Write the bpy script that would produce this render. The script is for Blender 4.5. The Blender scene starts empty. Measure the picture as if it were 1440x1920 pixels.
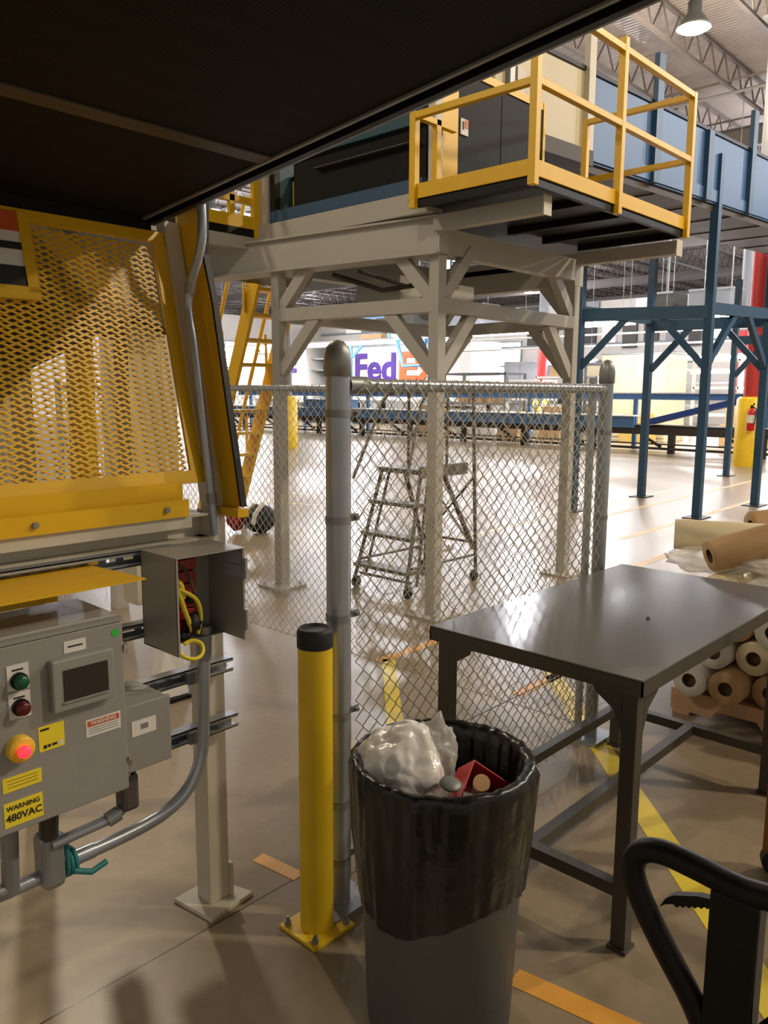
import bpy, bmesh, math, random
from mathutils import Vector, Matrix, noise
R = math.radians
rng = random.Random(7)
scn = bpy.context.scene
COL = scn.collection

# ------------------------------------------------------------------ camera, world, exposure, lamps' strengths
CAM = Vector((0.0, 0.0, 1.68))
cd = bpy.data.cameras.new('camera')
cd.sensor_fit = 'VERTICAL'; cd.sensor_height = 36.0; cd.lens = 1500.0 / 1920.0 * 36.0
cd.clip_start = 0.05; cd.clip_end = 300
cam = bpy.data.objects.new('camera', cd); COL.objects.link(cam)
YAW, PITCH, ROLL = R(43.0), R(8.53), R(0.35)
fw0 = Vector((math.cos(YAW), math.sin(YAW), 0)); rt0 = Vector((math.sin(YAW), -math.cos(YAW), 0)); up0 = Vector((0, 0, 1))
fw = fw0 * math.cos(PITCH) - up0 * math.sin(PITCH); upp = up0 * math.cos(PITCH) + fw0 * math.sin(PITCH)
rt = rt0 * math.cos(ROLL) + upp * math.sin(ROLL); upc = upp * math.cos(ROLL) - rt0 * math.sin(ROLL)
cam.matrix_world = Matrix(((rt.x, upc.x, -fw.x, CAM.x), (rt.y, upc.y, -fw.y, CAM.y), (rt.z, upc.z, -fw.z, CAM.z), (0, 0, 0, 1)))
scn.camera = cam

world = bpy.data.worlds.new('world'); scn.world = world; world.use_nodes = True
bg = world.node_tree.nodes['Background']
bg.inputs[0].default_value = (1.0, 0.93, 0.82, 1); bg.inputs[1].default_value = 0.24

scn.view_settings.view_transform = 'Standard'
scn.view_settings.look = 'None'
scn.view_settings.gamma = 1.0
scn.view_settings.use_curve_mapping = False
scn.view_settings.exposure = 0.55

HIGH_BAY_W = 400.0       # warm high bay lamp
FAR_BAY_W = 520.0       # cooler high bays over the far hall
TUBE_W = 70.0           # each linear fixture
DOOR_E = 14.0

# ------------------------------------------------------------------ materials
def srgb(r, g, b):
    f = lambda c: (c / 255.0) / 12.92 if c / 255.0 <= 0.04045 else (((c / 255.0) + 0.055) / 1.055) ** 2.4
    return (f(r), f(g), f(b), 1.0)

MATS = {}
def mat(name, rgb, rough=0.5, metal=0.0, var=0.12, vscale=6.0, bump=0.0, bscale=60.0, emit=None, estr=0.0, trans=0.0, alpha=1.0, spec=None):
    if name in MATS: return MATS[name]
    m = bpy.data.materials.new(name); m.use_nodes = True
    nt = m.node_tree; N = nt.nodes; L = nt.links
    p = N['Principled BSDF']
    c = srgb(*rgb)
    p.inputs['Roughness'].default_value = rough; p.inputs['Metallic'].default_value = metal
    if spec is not None: p.inputs['Specular IOR Level'].default_value = spec
    tc = N.new('ShaderNodeTexCoord')
    if var > 0:
        n = N.new('ShaderNodeTexNoise'); n.inputs['Scale'].default_value = vscale; n.inputs['Detail'].default_value = 5
        L.new(tc.outputs['Object'], n.inputs['Vector'])
        mx = N.new('ShaderNodeMix'); mx.data_type = 'RGBA'
        mx.inputs[6].default_value = tuple(v * (1 - var) for v in c[:3]) + (1,)
        mx.inputs[7].default_value = tuple(min(1, v * (1 + var)) for v in c[:3]) + (1,)
        L.new(n.outputs['Fac'], mx.inputs[0]); L.new(mx.outputs[2], p.inputs['Base Color'])
    else:
        p.inputs['Base Color'].default_value = c
    if bump > 0:
        nb = N.new('ShaderNodeTexNoise'); nb.inputs['Scale'].default_value = bscale
        L.new(tc.outputs['Object'], nb.inputs['Vector'])
        b = N.new('ShaderNodeBump'); b.inputs['Strength'].default_value = bump; b.inputs['Distance'].default_value = 0.01
        L.new(nb.outputs['Fac'], b.inputs['Height']); L.new(b.outputs['Normal'], p.inputs['Normal'])
    if emit:
        p.inputs['Emission Color'].default_value = srgb(*emit); p.inputs['Emission Strength'].default_value = estr
    if trans: p.inputs['Transmission Weight'].default_value = trans
    if alpha < 1: p.inputs['Alpha'].default_value = alpha
    MATS[name] = m
    return m

yellow = mat('yellow_paint', (230, 182, 18), 0.42, 0, 0.10, 5)
yellow_b = mat('yellow_bollard_paint', (232, 194, 30), 0.38, 0, 0.16, 8)
white_steel = mat('white_steel_paint', (178, 174, 165), 0.5, 0, 0.07, 3)
beige_steel = mat('beige_steel_paint', (206, 198, 180), 0.5, 0, 0.07, 4)
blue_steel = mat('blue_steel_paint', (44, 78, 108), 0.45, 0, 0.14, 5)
blue_panel = mat('blue_guard_paint', (62, 98, 142), 0.45, 0, 0.10, 2)
teal = mat('teal_paint', (22, 70, 82), 0.5, 0, 0.1, 3)
galv = mat('galvanized_steel', (168, 174, 182), 0.30, 0.55, 0.18, 14)
galv_wire = mat('galvanized_wire', (206, 200, 182), 0.28, 0.6, 0.10, 20)
galv_dull = mat('dull_galvanized_steel', (144, 146, 146), 0.42, 0.5, 0.15, 12)
chrome = mat('bright_steel', (215, 215, 212), 0.18, 1.0, 0.05, 20)
dark_metal = mat('dark_grey_metal', (62, 58, 50), 0.45, 0.2, 0.12, 8)
black_metal = mat('black_metal', (13, 12, 12), 0.45, 0, 0.2, 8, spec=0.25)
black_rubber = mat('black_rubber', (20, 20, 20), 0.6, 0, 0.2, 10)
black_panel = mat('black_panel', (16, 15, 14), 0.6, 0, 0.2, 3, spec=0.2)
belt_brown = mat('brown_belt_underside', (66, 55, 46), 0.6, 0, 0.2, 3)
cream = mat('cream_panel', (200, 188, 156), 0.5, 0, 0.05, 2)
cab_grey = mat('enclosure_grey', (152, 150, 144), 0.42, 0.1, 0.06, 6, 0.06, 220)
table_top_m = mat('table_top_grey_steel', (102, 100, 90), 0.21, 0.3, 0.10, 4)
table_leg_m = mat('table_leg_grey', (74, 70, 62), 0.45, 0.2, 0.12, 6)
ladder_grey = mat('ladder_grey_paint', (104, 100, 94), 0.5, 0.2, 0.15, 8)
bin_grey = mat('bin_grey_plastic', (84, 86, 84), 0.5, 0, 0.08, 8, 0.1, 120)
liner_black = mat('black_liner_film', (20, 18, 18), 0.30, 0, 0.3, 10, 0.7, 16)
red_paint = mat('red_column_paint', (176, 46, 44), 0.45, 0, 0.08, 2)
red_gloss = mat('red_gloss', (196, 22, 24), 0.28, 0, 0.08, 6)
red_cloth = mat('red_cloth', (170, 40, 44), 0.8, 0, 0.2, 10)
white_paint = mat('white_paint', (228, 226, 220), 0.5, 0, 0.04, 2)
paper = mat('paper_label', (226, 222, 214), 0.6, 0, 0.04, 20)
label_yellow = mat('label_yellow', (244, 222, 50), 0.5, 0, 0.05, 20)
label_orange = mat('label_orange', (206, 92, 40), 0.5, 0, 0.05, 20)
label_green = mat('label_green', (60, 190, 70), 0.5, 0, 0.05, 20)
ink = mat('dark_ink', (40, 38, 34), 0.6, 0, 0, 1)
screen_m = mat('dark_screen', (46, 42, 38), 0.2, 0, 0.05, 5)
green_btn = mat('green_button', (10, 84, 52), 0.3, 0, 0.05, 5)
red_btn = mat('dark_red_button', (92, 20, 24), 0.3, 0, 0.05, 5)
estop_y = mat('estop_yellow', (238, 192, 60), 0.35, 0, 0.05, 5)
estop_lit = mat('estop_lit_red', (250, 60, 70), 0.4, 0, 0, 5, emit=(255, 50, 66), estr=1.0)
wire_yellow = mat('yellow_wire', (226, 206, 50), 0.5, 0, 0.1, 30)
wire_black = mat('black_wire', (20, 20, 22), 0.5, 0, 0.1, 30)
relay_red = mat('red_relay_plastic', (150, 20, 24), 0.35, 0, 0.15, 30)
teal_cord = mat('teal_cord', (40, 122, 124), 0.6, 0, 0.1, 30)
purple = mat('letter_purple', (66, 30, 128), 0.5, 0, 0.03, 2)
orange_l = mat('letter_orange', (244, 88, 34), 0.5, 0, 0.03, 2)
light_blue = mat('light_blue_pipe', (92, 156, 206), 0.45, 0, 0.08, 3)
tape_yellow = mat('yellow_floor_paint', (226, 202, 60), 0.45, 0, 0.16, 9)
tape_orange = mat('orange_yellow_floor_tape', (222, 160, 60), 0.45, 0, 0.16, 9)
tape_worn = mat('worn_floor_paint', (208, 182, 128), 0.45, 0, 0.2, 9)
tape_white = mat('pale_floor_paint', (230, 220, 190), 0.5, 0, 0.1, 9)
wood = mat('pallet_wood', (196, 156, 122), 0.7, 0, 0.22, 12)
kraft = mat('kraft_paper', (186, 152, 108), 0.6, 0, 0.12, 8)
film_cream = mat('cream_film_roll', (226, 212, 176), 0.35, 0, 0.08, 6)
film_white = mat('white_film_roll', (212, 208, 200), 0.35, 0, 0.1, 8)
core_brown = mat('cardboard_core', (92, 66, 46), 0.8, 0, 0.2, 20)
clear_film = mat('clear_film', (228, 226, 220), 0.12, 0, 0.1, 8, 0.8, 18, alpha=0.42)
bag_white = mat('white_translucent_bag', (238, 234, 226), 0.22, 0, 0.05, 8, 0.9, 13, alpha=0.95)
peach = mat('peach_plastic', (236, 190, 140), 0.4, 0, 0.05, 8)
grey_plastic = mat('grey_plastic', (120, 122, 118), 0.4, 0, 0.08, 8)
navy_cloth = mat('navy_cloth', (34, 38, 50), 0.8, 0, 0.3, 8)
joist_m = mat('joist_brown_steel', (92, 84, 80), 0.55, 0.1, 0.15, 1)
rack_grey = mat('grey_rack_paint', (120, 122, 126), 0.5, 0.1, 0.15, 2)
conv_dark = mat('dark_conveyor_steel', (52, 48, 46), 0.5, 0.2, 0.2, 2)
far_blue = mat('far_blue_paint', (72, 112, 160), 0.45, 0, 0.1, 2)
royal = mat('royal_blue_belt', (24, 56, 128), 0.45, 0, 0.1, 2)
cardboard = mat('cardboard', (186, 150, 106), 0.75, 0, 0.15, 3)
brown_post = mat('brown_orange_paint', (140, 88, 44), 0.55, 0, 0.15, 8)
lamp_warm = mat('lamp_glow_warm', (255, 240, 210), 0.4, 0, 0, 1, emit=(255, 226, 180), estr=30)
lamp_cool = mat('lamp_glow_cool', (255, 255, 255), 0.4, 0, 0, 1, emit=(250, 248, 255), estr=40)
daylight_m = mat('daylight_beyond_door', (255, 255, 255), 0.5, 0, 0, 1, emit=(244, 248, 255), estr=DOOR_E)

def floor_material():
    m = bpy.data.materials.new('polished_concrete'); m.use_nodes = True
    nt = m.node_tree; N = nt.nodes; L = nt.links; p = N['Principled BSDF']
    tc = N.new('ShaderNodeTexCoord')
    n1 = N.new('ShaderNodeTexNoise'); n1.inputs['Scale'].default_value = 0.9; n1.inputs['Detail'].default_value = 8; n1.inputs['Roughness'].default_value = 0.6
    n2 = N.new('ShaderNodeTexNoise'); n2.inputs['Scale'].default_value = 22; n2.inputs['Detail'].default_value = 6
    L.new(tc.outputs['Object'], n1.inputs['Vector']); L.new(tc.outputs['Object'], n2.inputs['Vector'])
    mx = N.new('ShaderNodeMix'); mx.data_type = 'RGBA'; mx.inputs[6].default_value = srgb(136, 121, 98); mx.inputs[7].default_value = srgb(172, 156, 130)
    L.new(n1.outputs['Fac'], mx.inputs[0])
    mx2 = N.new('ShaderNodeMix'); mx2.data_type = 'RGBA'; mx2.blend_type = 'MULTIPLY'; mx2.inputs[0].default_value = 0.25
    L.new(mx.outputs[2], mx2.inputs[6]); L.new(n2.outputs['Fac'], mx2.inputs[7])
    # sawn joints: thin dark grid
    sep = N.new('ShaderNodeSeparateXYZ'); L.new(tc.outputs['Object'], sep.inputs[0])
    masks = []
    for ax, off in (('X', 0.35), ('Y', 1.97)):
        a = N.new('ShaderNodeMath'); a.operation = 'SUBTRACT'; a.inputs[1].default_value = off - 45.0; L.new(sep.outputs[ax], a.inputs[0])
        md = N.new('ShaderNodeMath'); md.operation = 'MODULO'; md.inputs[1].default_value = 4.5; L.new(a.outputs[0], md.inputs[0])
        lt = N.new('ShaderNodeMath'); lt.operation = 'LESS_THAN'; lt.inputs[1].default_value = 0.007; L.new(md.outputs[0], lt.inputs[0])
        masks.append(lt)
    ad = N.new('ShaderNodeMath'); ad.operation = 'MAXIMUM'; L.new(masks[0].outputs[0], ad.inputs[0]); L.new(masks[1].outputs[0], ad.inputs[1])
    mx3 = N.new('ShaderNodeMix'); mx3.data_type = 'RGBA'; mx3.inputs[7].default_value = srgb(70, 58, 46)
    L.new(ad.outputs[0], mx3.inputs[0]); L.new(mx2.outputs[2], mx3.inputs[6]); L.new(mx3.outputs[2], p.inputs['Base Color'])
    mr = N.new('ShaderNodeMapRange'); mr.inputs[3].default_value = 0.24; mr.inputs[4].default_value = 0.40; p.inputs['Specular IOR Level'].default_value = 0.35
    L.new(n1.outputs['Fac'], mr.inputs[0]); L.new(mr.outputs[0], p.inputs['Roughness'])
    b = N.new('ShaderNodeBump'); b.inputs['Strength'].default_value = 0.05; b.inputs['Distance'].default_value = 0.01
    L.new(n2.outputs['Fac'], b.inputs['Height']); L.new(b.outputs['Normal'], p.inputs['Normal'])
    return m

def perforated_material():
    m = bpy.data.materials.new('black_perforated_sheet'); m.use_nodes = True
    nt = m.node_tree; N = nt.nodes; L = nt.links; p = N['Principled BSDF']
    tc = N.new('ShaderNodeTexCoord'); v = N.new('ShaderNodeTexVoronoi'); v.inputs['Scale'].default_value = 110; v.inputs['Randomness'].default_value = 0.15
    L.new(tc.outputs['Object'], v.inputs['Vector'])
    cr = N.new('ShaderNodeValToRGB'); cr.color_ramp.elements[0].position = 0.25; cr.color_ramp.elements[0].color = srgb(8, 7, 6)
    cr.color_ramp.elements[1].position = 0.45; cr.color_ramp.elements[1].color = srgb(24, 22, 20)
    L.new(v.outputs['Distance'], cr.inputs[0]); L.new(cr.outputs[0], p.inputs['Base Color']); p.inputs['Roughness'].default_value = 0.7; p.inputs['Specular IOR Level'].default_value = 0.2
    b = N.new('ShaderNodeBump'); b.inputs['Strength'].default_value = 0.3; b.inputs['Distance'].default_value = 0.004
    L.new(v.outputs['Distance'], b.inputs['Height']); L.new(b.outputs['Normal'], p.inputs['Normal'])
    return m

def deck_material():
    m = bpy.data.materials.new('corrugated_roof_deck'); m.use_nodes = True
    nt = m.node_tree; N = nt.nodes; L = nt.links; p = N['Principled BSDF']
    tc = N.new('ShaderNodeTexCoord'); w = N.new('ShaderNodeTexWave'); w.bands_direction = 'X'; w.inputs['Scale'].default_value = 2.2; w.inputs['Distortion'].default_value = 0.0
    L.new(tc.outputs['Object'], w.inputs['Vector'])
    n = N.new('ShaderNodeTexNoise'); n.inputs['Scale'].default_value = 0.7; n.inputs['Detail'].default_value = 6; L.new(tc.outputs['Object'], n.inputs['Vector'])
    mx = N.new('ShaderNodeMix'); mx.data_type = 'RGBA'; mx.inputs[6].default_value = srgb(118, 106, 100); mx.inputs[7].default_value = srgb(164, 154, 148)
    L.new(n.outputs['Fac'], mx.inputs[0]); L.new(mx.outputs[2], p.inputs['Base Color']); p.inputs['Roughness'].default_value = 0.4
    b = N.new('ShaderNodeBump'); b.inputs['Strength'].default_value = 0.5; b.inputs['Distance'].default_value = 0.05
    L.new(w.outputs['Fac'], b.inputs['Height']); L.new(b.outputs['Normal'], p.inputs['Normal'])
    return m

floor_m = floor_material(); perf_m = perforated_material(); deck_m = deck_material()

# ------------------------------------------------------------------ builders
ORG = {}
class MB:
    def __init__(s): s.v = []; s.f = []; s.sm = []
    def add(s, vs, fs, smooth=False):
        o = len(s.v); s.v += [Vector(v) for v in vs]; s.f += [tuple(i + o for i in f) for f in fs]; s.sm += [smooth] * len(fs); return s
    def box(s, x0, x1, y0, y1, z0, z1):
        vs = [(x, y, z) for x in (x0, x1) for y in (y0, y1) for z in (z0, z1)]
        return s.add(vs, [(0, 1, 3, 2), (4, 6, 7, 5), (0, 4, 5, 1), (2, 3, 7, 6), (0, 2, 6, 4), (1, 5, 7, 3)])
    def cbox(s, c, sx, sy, sz, rz=0.0, M=None):
        mt = M or (Matrix.Translation(c) @ Matrix.Rotation(rz, 4, 'Z'))
        vs = [mt @ Vector((x * sx / 2, y * sy / 2, z * sz / 2)) for x in (-1, 1) for y in (-1, 1) for z in (-1, 1)]
        return s.add(vs, [(0, 1, 3, 2), (4, 6, 7, 5), (0, 4, 5, 1), (2, 3, 7, 6), (0, 2, 6, 4), (1, 5, 7, 3)])
    def beam(s, p, q, w, h=None, up=(0, 0, 1)):
        h = h or w; p = Vector(p); q = Vector(q); d = (q - p); d.normalize(); up = Vector(up)
        if abs(d.dot(up)) > 0.98: up = Vector((1, 0, 0))
        a = d.cross(up).normalized(); b = a.cross(d).normalized()
        vs = [e + a * (i * w / 2) + b * (j * h / 2) for e in (p, q) for i, j in ((-1, -1), (1, -1), (1, 1), (-1, 1))]
        return s.add(vs, [(3, 2, 1, 0), (4, 5, 6, 7), (0, 1, 5, 4), (1, 2, 6, 5), (2, 3, 7, 6), (3, 0, 4, 7)])
    def stube(s, path, r, n=12, sub=5):
        P = [Vector(p) for p in path]; out = []
        for i in range(len(P) - 1):
            p0, p1, p2, p3 = P[max(i - 1, 0)], P[i], P[i + 1], P[min(i + 2, len(P) - 1)]
            for k in range(sub):
                t = k / sub
                out.append(0.5 * ((2 * p1) + (p2 - p0) * t + (2 * p0 - 5 * p1 + 4 * p2 - p3) * t * t + (3 * p1 - p0 - 3 * p2 + p3) * t ** 3))
        return s.tube(out + [P[-1]], r, n)
    def tube(s, path, r, n=10, cap=True, rr=None):
        P = [Vector(p) for p in path]; rings = []; prev = None
        for i, p in enumerate(P):
            t = (P[min(i + 1, len(P) - 1)] - P[max(i - 1, 0)]).normalized()
            if prev is None:
                a = t.cross(Vector((0, 0, 1))) if abs(t.z) < 0.95 else t.cross(Vector((1, 0, 0)))
            else:
                a = prev - t * prev.dot(t)
            a.normalize(); prev = a; b = t.cross(a); k = rr[i] if rr else r
            rings.append([p + (a * math.cos(2 * math.pi * j / n) + b * math.sin(2 * math.pi * j / n)) * k for j in range(n)])
        vs = [v for g in rings for v in g]; fs = []
        for i in range(len(P) - 1):
            for j in range(n): fs.append((i * n + j, i * n + (j + 1) % n, (i + 1) * n + (j + 1) % n, (i + 1) * n + j))
        s.add(vs, fs, True)
        if cap:
            s.add(rings[0], [tuple(range(n))[::-1]]); s.add(rings[-1], [tuple(range(n))])
        return s
    def lathe(s, prof, c, n=24, axis=None, smooth=True):
        c = Vector(c); q = Vector((0, 0, 1)).rotation_difference(Vector(axis).normalized()) if axis else None
        vs = []
        for r, z in prof:
            for j in range(n):
                v = Vector((r * math.cos(2 * math.pi * j / n), r * math.sin(2 * math.pi * j / n), z))
                vs.append(c + (q @ v if q else v))
        fs = [(i * n + j, i * n + (j + 1) % n, (i + 1) * n + (j + 1) % n, (i + 1) * n + j) for i in range(len(prof) - 1) for j in range(n)]
        return s.add(vs, fs, smooth)
    def cyl(s, p, q, r, n=16):
        return s.tube([p, q], r, n)
    def prism(s, pts, d):
        d = Vector(d); n = len(pts); a = [Vector(p) for p in pts]; vs = a + [p + d for p in a]
        fs = [tuple(range(n))[::-1], tuple(range(n, 2 * n))] + [(i, (i + 1) % n, n + (i + 1) % n, n + i) for i in range(n)]
        return s.add(vs, fs)
    def blob(s, c, rx, ry, rz, amp=0.2, k=3.0, sub=3, seed=0, M=None):
        bm = bmesh.new(); bmesh.ops.create_icosphere(bm, subdivisions=sub, radius=1.0)
        vs = []
        for v in bm.verts:
            d = v.co.normalized()
            sd = Vector((seed, seed * 2, 0))
            w = 1 + amp * 0.7 * noise.noise(d * k * 0.8 + sd) - amp * 0.35 * (1 - abs(noise.noise(d * k * 1.6 + sd * 1.7)) * 2.4) ** 4 * 0.5
            w += amp * 0.10 * noise.noise(d * k * 4 + sd) + amp * 0.22 * (1 - abs(noise.noise(d * k * 1.3 + sd * 0.7)) * 4) * 0.5
            u = Vector((d.x * rx, d.y * ry, d.z * rz)) * w
            vs.append((M @ u if M else u) + Vector(c))
        s.add(vs, [tuple(v.index for v in f.verts) for f in bm.faces], True); bm.free(); return s
    def build(s, name, m, parent=None, bevel=0.0, seg=2, **props):
        o0 = ORG.get(parent.name, Vector((0, 0, 0))) if parent else Vector((0, 0, 0))
        me = bpy.data.meshes.new(name); me.from_pydata([tuple(v - o0) for v in s.v], [], s.f)
        me.polygons.foreach_set('use_smooth', s.sm); me.materials.append(m); me.update()
        bm = bmesh.new(); bm.from_mesh(me); bmesh.ops.recalc_face_normals(bm, faces=bm.faces); bm.to_mesh(me); bm.free()
        ob = bpy.data.objects.new(name, me); COL.objects.link(ob)
        if parent: ob.parent = parent
        ORG[ob.name] = o0
        if bevel:
            b = ob.modifiers.new('bevel', 'BEVEL'); b.width = bevel; b.segments = seg; b.limit_method = 'ANGLE'; b.angle_limit = R(40)
        for k, v in props.items(): ob[k] = v
        return ob

def thing(name, label, cat, loc=(0, 0, 0), group=None):
    o = bpy.data.objects.new(name, None); COL.objects.link(o); o.location = loc; o.empty_display_size = 0.1
    ORG[o.name] = Vector(loc); o['label'] = label; o['category'] = cat
    if group: o['group'] = group
    return o
def tag(o, label, cat, group=None):
    o['label'] = label; o['category'] = cat
    if group: o['group'] = group
    return o
def text(s, name, body, size, M, m, parent, ext=0.0008, bold=0.0, align='CENTER', sx=1.0):
    cu = bpy.data.curves.new(name, 'FONT'); cu.body = body; cu.size = size; cu.extrude = ext; cu.offset = bold; cu.align_x = align; cu.align_y = 'CENTER'; cu.resolution_u = 3
    t = bpy.data.objects.new(name + '_tmp', cu); COL.objects.link(t)
    bpy.context.view_layer.update()
    me = bpy.data.meshes.new_from_object(t.evaluated_get(bpy.context.evaluated_depsgraph_get()))
    bpy.data.objects.remove(t)
    o0 = ORG.get(parent.name, Vector((0, 0, 0)))
    me.transform(Matrix.Translation(-o0) @ M @ Matrix.Diagonal((sx, 1, 1, 1))); me.materials.clear(); me.materials.append(m)
    ob = bpy.data.objects.new(name, me); COL.objects.link(ob); ob.parent = parent; ORG[ob.name] = o0
    return ob
def face_my(x, y, z):   # text on a plane facing -Y
    return Matrix.Translation((x, y, z)) @ Matrix.Rotation(R(90), 4, 'X')
def face_mx(x, y, z):   # text on a plane facing -X
    return Matrix.Translation((x, y, z)) @ Matrix.Rotation(R(-90), 4, 'Z') @ Matrix.Rotation(R(90), 4, 'X')
def copy_tree(o, d, label=None):
    c = o.copy(); COL.objects.link(c); c.location = Vector(o.location) + Vector(d); ORG[c.name] = ORG[o.name] + Vector(d)
    if label: c['label'] = label
    for ch in list(o.children):
        k = ch.copy(); COL.objects.link(k); k.parent = c
        for g in list(ch.children):
            h = g.copy(); COL.objects.link(h); h.parent = k
    return c

# ================================================================== THE SETTING
fl = MB().box(-9, 72, -13, 74, -0.12, 0.0).build('floor', floor_m, kind='structure')
def stripe(p, q, w, m, label):
    p = Vector((p[0], p[1], 0)); q = Vector((q[0], q[1], 0)); d = (q - p).normalized(); a = Vector((-d.y, d.x, 0)) * w / 2
    return MB().prism([p + a, p - a, q - a, q + a], (0, 0, 0.0015)).build('floor_stripe', m, fl, label=label)
stripe((4.12, 2.45), (2.0, 0.36), 0.105, tape_yellow, 'yellow diagonal floor stripe running under the steel table')
stripe((3.60, 3.31), (2.55, 2.27), 0.085, tape_yellow, 'yellow diagonal floor stripe behind the chain link')
stripe((3.52, 3.33), (4.10, 3.33), 0.075, tape_orange, 'short orange floor stripe behind the fence')
stripe((3.66, 2.38), (4.32, 2.38), 0.075, tape_orange, 'orange floor stripe crossing the yellow one')
stripe((1.665, 2.17), (1.69, 1.97), 0.055, tape_orange, 'short orange floor tape behind the bollard')
stripe((1.80, 1.15), (1.89, 0.55), 0.075, tape_orange, 'orange floor tape beside the rubbish bin')
stripe((7.2, 3.45), (9.0, 3.45), 0.10, tape_worn, 'worn yellow aisle line')
stripe((8.6, 4.24), (16.0, 4.38), 0.10, tape_worn, 'worn yellow aisle line')
stripe((9.4, 5.22), (20.0, 5.45), 0.10, tape_worn, 'worn yellow aisle line')
stripe((8.0, 12.6), (9.4, 7.4), 0.07, tape_white, 'pale aisle line')
stripe((7.1, 11.2), (8.7, 7.0), 0.07, tape_white, 'pale aisle line')
stripe((12.5, 14.6), (14.0, 8.6), 0.08, tape_worn, 'worn yellow aisle line')
stripe((6.7, 5.6), (14.5, 5.9), 0.08, tape_white, 'pale aisle line')

ce = MB().box(-9, 72, -13, 74, 10.6, 10.7).build('ceiling', deck_m, kind='structure')
# bar joists along X
def joist_mesh():
    b = MB(); x0, x1 = -9.0, 72.0
    b.box(x0, x1, -0.05, 0.05, 0.72, 0.80); b.box(x0, x1, -0.05, 0.05, 0.0, 0.07)
    n = 86; st = (x1 - x0) / n
    for i in range(n):
        a = x0 + i * st
        b.beam((a, 0, 0.05), (a + st / 2, 0, 0.74), 0.034, 0.034); b.beam((a + st / 2, 0, 0.74), (a + st, 0, 0.05), 0.034, 0.034)
    return b
jm = None; y = -12.0
while y < 73.5:
    if jm is None:
        j = joist_mesh().build('roof_joist', joist_m, ce); jm = j
    else:
        j = bpy.data.objects.new('roof_joist', jm.data); COL.objects.link(j); j.parent = ce
    j.location = (0, y, 9.79); y += 1.9
gm = None
for gx in (1.5, 26.5, 36.0, 42.0, 54.0, 64.0):
    if gm is None:
        b = MB(); b.box(-0.12, 0.12, -13, 74, 0, 0.04); b.box(-0.02, 0.02, -13, 74, 0.04, 0.56); b.box(-0.12, 0.12, -13, 74, 0.56, 0.60)
        g = b.build('roof_girder', joist_m, ce); gm = g
    else:
        g = bpy.data.objects.new('roof_girder', gm.data); COL.objects.link(g); g.parent = ce
    g.location = (gx, 0, 9.17)
b = MB()
for bx in (4.2, 7.4, 10.4, 16.3, 22.6, 25.8, 28.4, 34.0, 37.5, 46.5, 58.0): b.box(bx - 0.025, bx + 0.025, -13, 74, 9.81, 9.85)
b.build('joist_bridging', joist_m, ce, kind='stuff')
b = MB()
for (py, pz, r) in ((12.2, 9.6, 0.05), (-1.2, 9.6, 0.04), (21.2, 9.5, 0.06)): b.cyl((-9, py, pz), (72, py, pz), r, 8)
for (px, pz, r) in ((23.0, 9.65, 0.04), (34.0, 9.6, 0.05)): b.cyl((px, -13, pz), (px, 74, pz), r, 8)
b.build('sprinkler_pipe', galv_dull, ce)

wall_m = mat('far_wall_paint', (188, 182, 176), 0.6, 0, 0.12, 0.4)
def wall_with_holes():
    b = MB(); X = 46.0
    holes = [(30.5, 33.8, 1.0, 5.0), (13.0, 15.6, 0.8, 4.2), (20.0, 22.6, 0.8, 4.0), (38.0, 40.6, 0.8, 4.2)]; holes.sort()
    yy = -13
    for h in holes:
        b.box(X, X + 0.25, yy, h[0], 0, 7.3); b.box(X, X + 0.25, h[0], h[1], h[3], 7.3); b.box(X, X + 0.25, h[0], h[1], 0, h[2]); yy = h[1]
    b.box(X, X + 0.25, yy, 50, 0, 7.3)
    return b
wf = wall_with_holes().build('wall_far', wall_m, kind='structure')
wl = MB().box(-9, 34.5, 50, 50.25, 0, 7.3).box(41.0, 46, 50, 50.25, 0, 7.3).box(34.5, 41.0, 50, 50.25, 5.3, 7.3).box(34.5, 41.0, 50, 50.25, 0, 1.0).build('wall_left', wall_m, kind='structure')
MB().box(72, 72.2, -13, 74, 0, 10.6).build('wall_back', wall_m, kind='structure'); MB().box(-9, 72, 74, 74.2, 0, 10.6).build('wall_end', wall_m, kind='structure')
for i, h in enumerate([(30.5, 33.8, 1.0, 5.0), (13.0, 15.6, 0.8, 4.2), (20.0, 22.6, 0.8, 4.0), (38.0, 40.6, 0.8, 4.2)]):
    d = MB().box(45.9, 46.02, h[0] - 0.12, h[0], h[2], h[3] + 0.12).box(45.9, 46.02, h[1], h[1] + 0.12, h[2], h[3] + 0.12).box(45.9, 46.02, h[0], h[1], h[3], h[3] + 0.12).build('door_%d' % (i + 1), galv_dull, kind='structure')
    if i in (0, 1):
        MB().box(46.3, 46.4, h[0] - 0.3, h[1] + 0.3, h[2] - 0.3, h[3] + 0.3).build('daylight', daylight_m, d, label='bright daylight beyond the open dock door')
    else:
        for k in range(6):
            zz = h[2] + k * (h[3] - h[2]) / 6
            MB().box(46.05, 46.10, h[0], h[1], zz + 0.02, zz + (h[3] - h[2]) / 6 - 0.01).build('door_panel', white_paint, d)
d = MB().box(34.38, 34.5, 49.9, 50.02, 1.0, 5.42).box(41.0, 41.12, 49.9, 50.02, 1.0, 5.42).box(34.5, 41.0, 49.9, 50.02, 5.3, 5.42).build('door_5', galv_dull, kind='structure')  # added opening that frames the glow panel
MB().box(34.2, 41.3, 50.3, 50.4, 0.7, 5.6).build('daylight', daylight_m, d, label='added glow panel for the white glare in the opening behind the yellow stair')  # glowing panel added to give the blown-out white behind the stair
for xx in (36.1, 37.7, 39.3): MB().box(xx, xx + 0.12, 49.95, 50.05, 1.0, 5.3).build('door_mullion', galv_dull, d)
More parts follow.
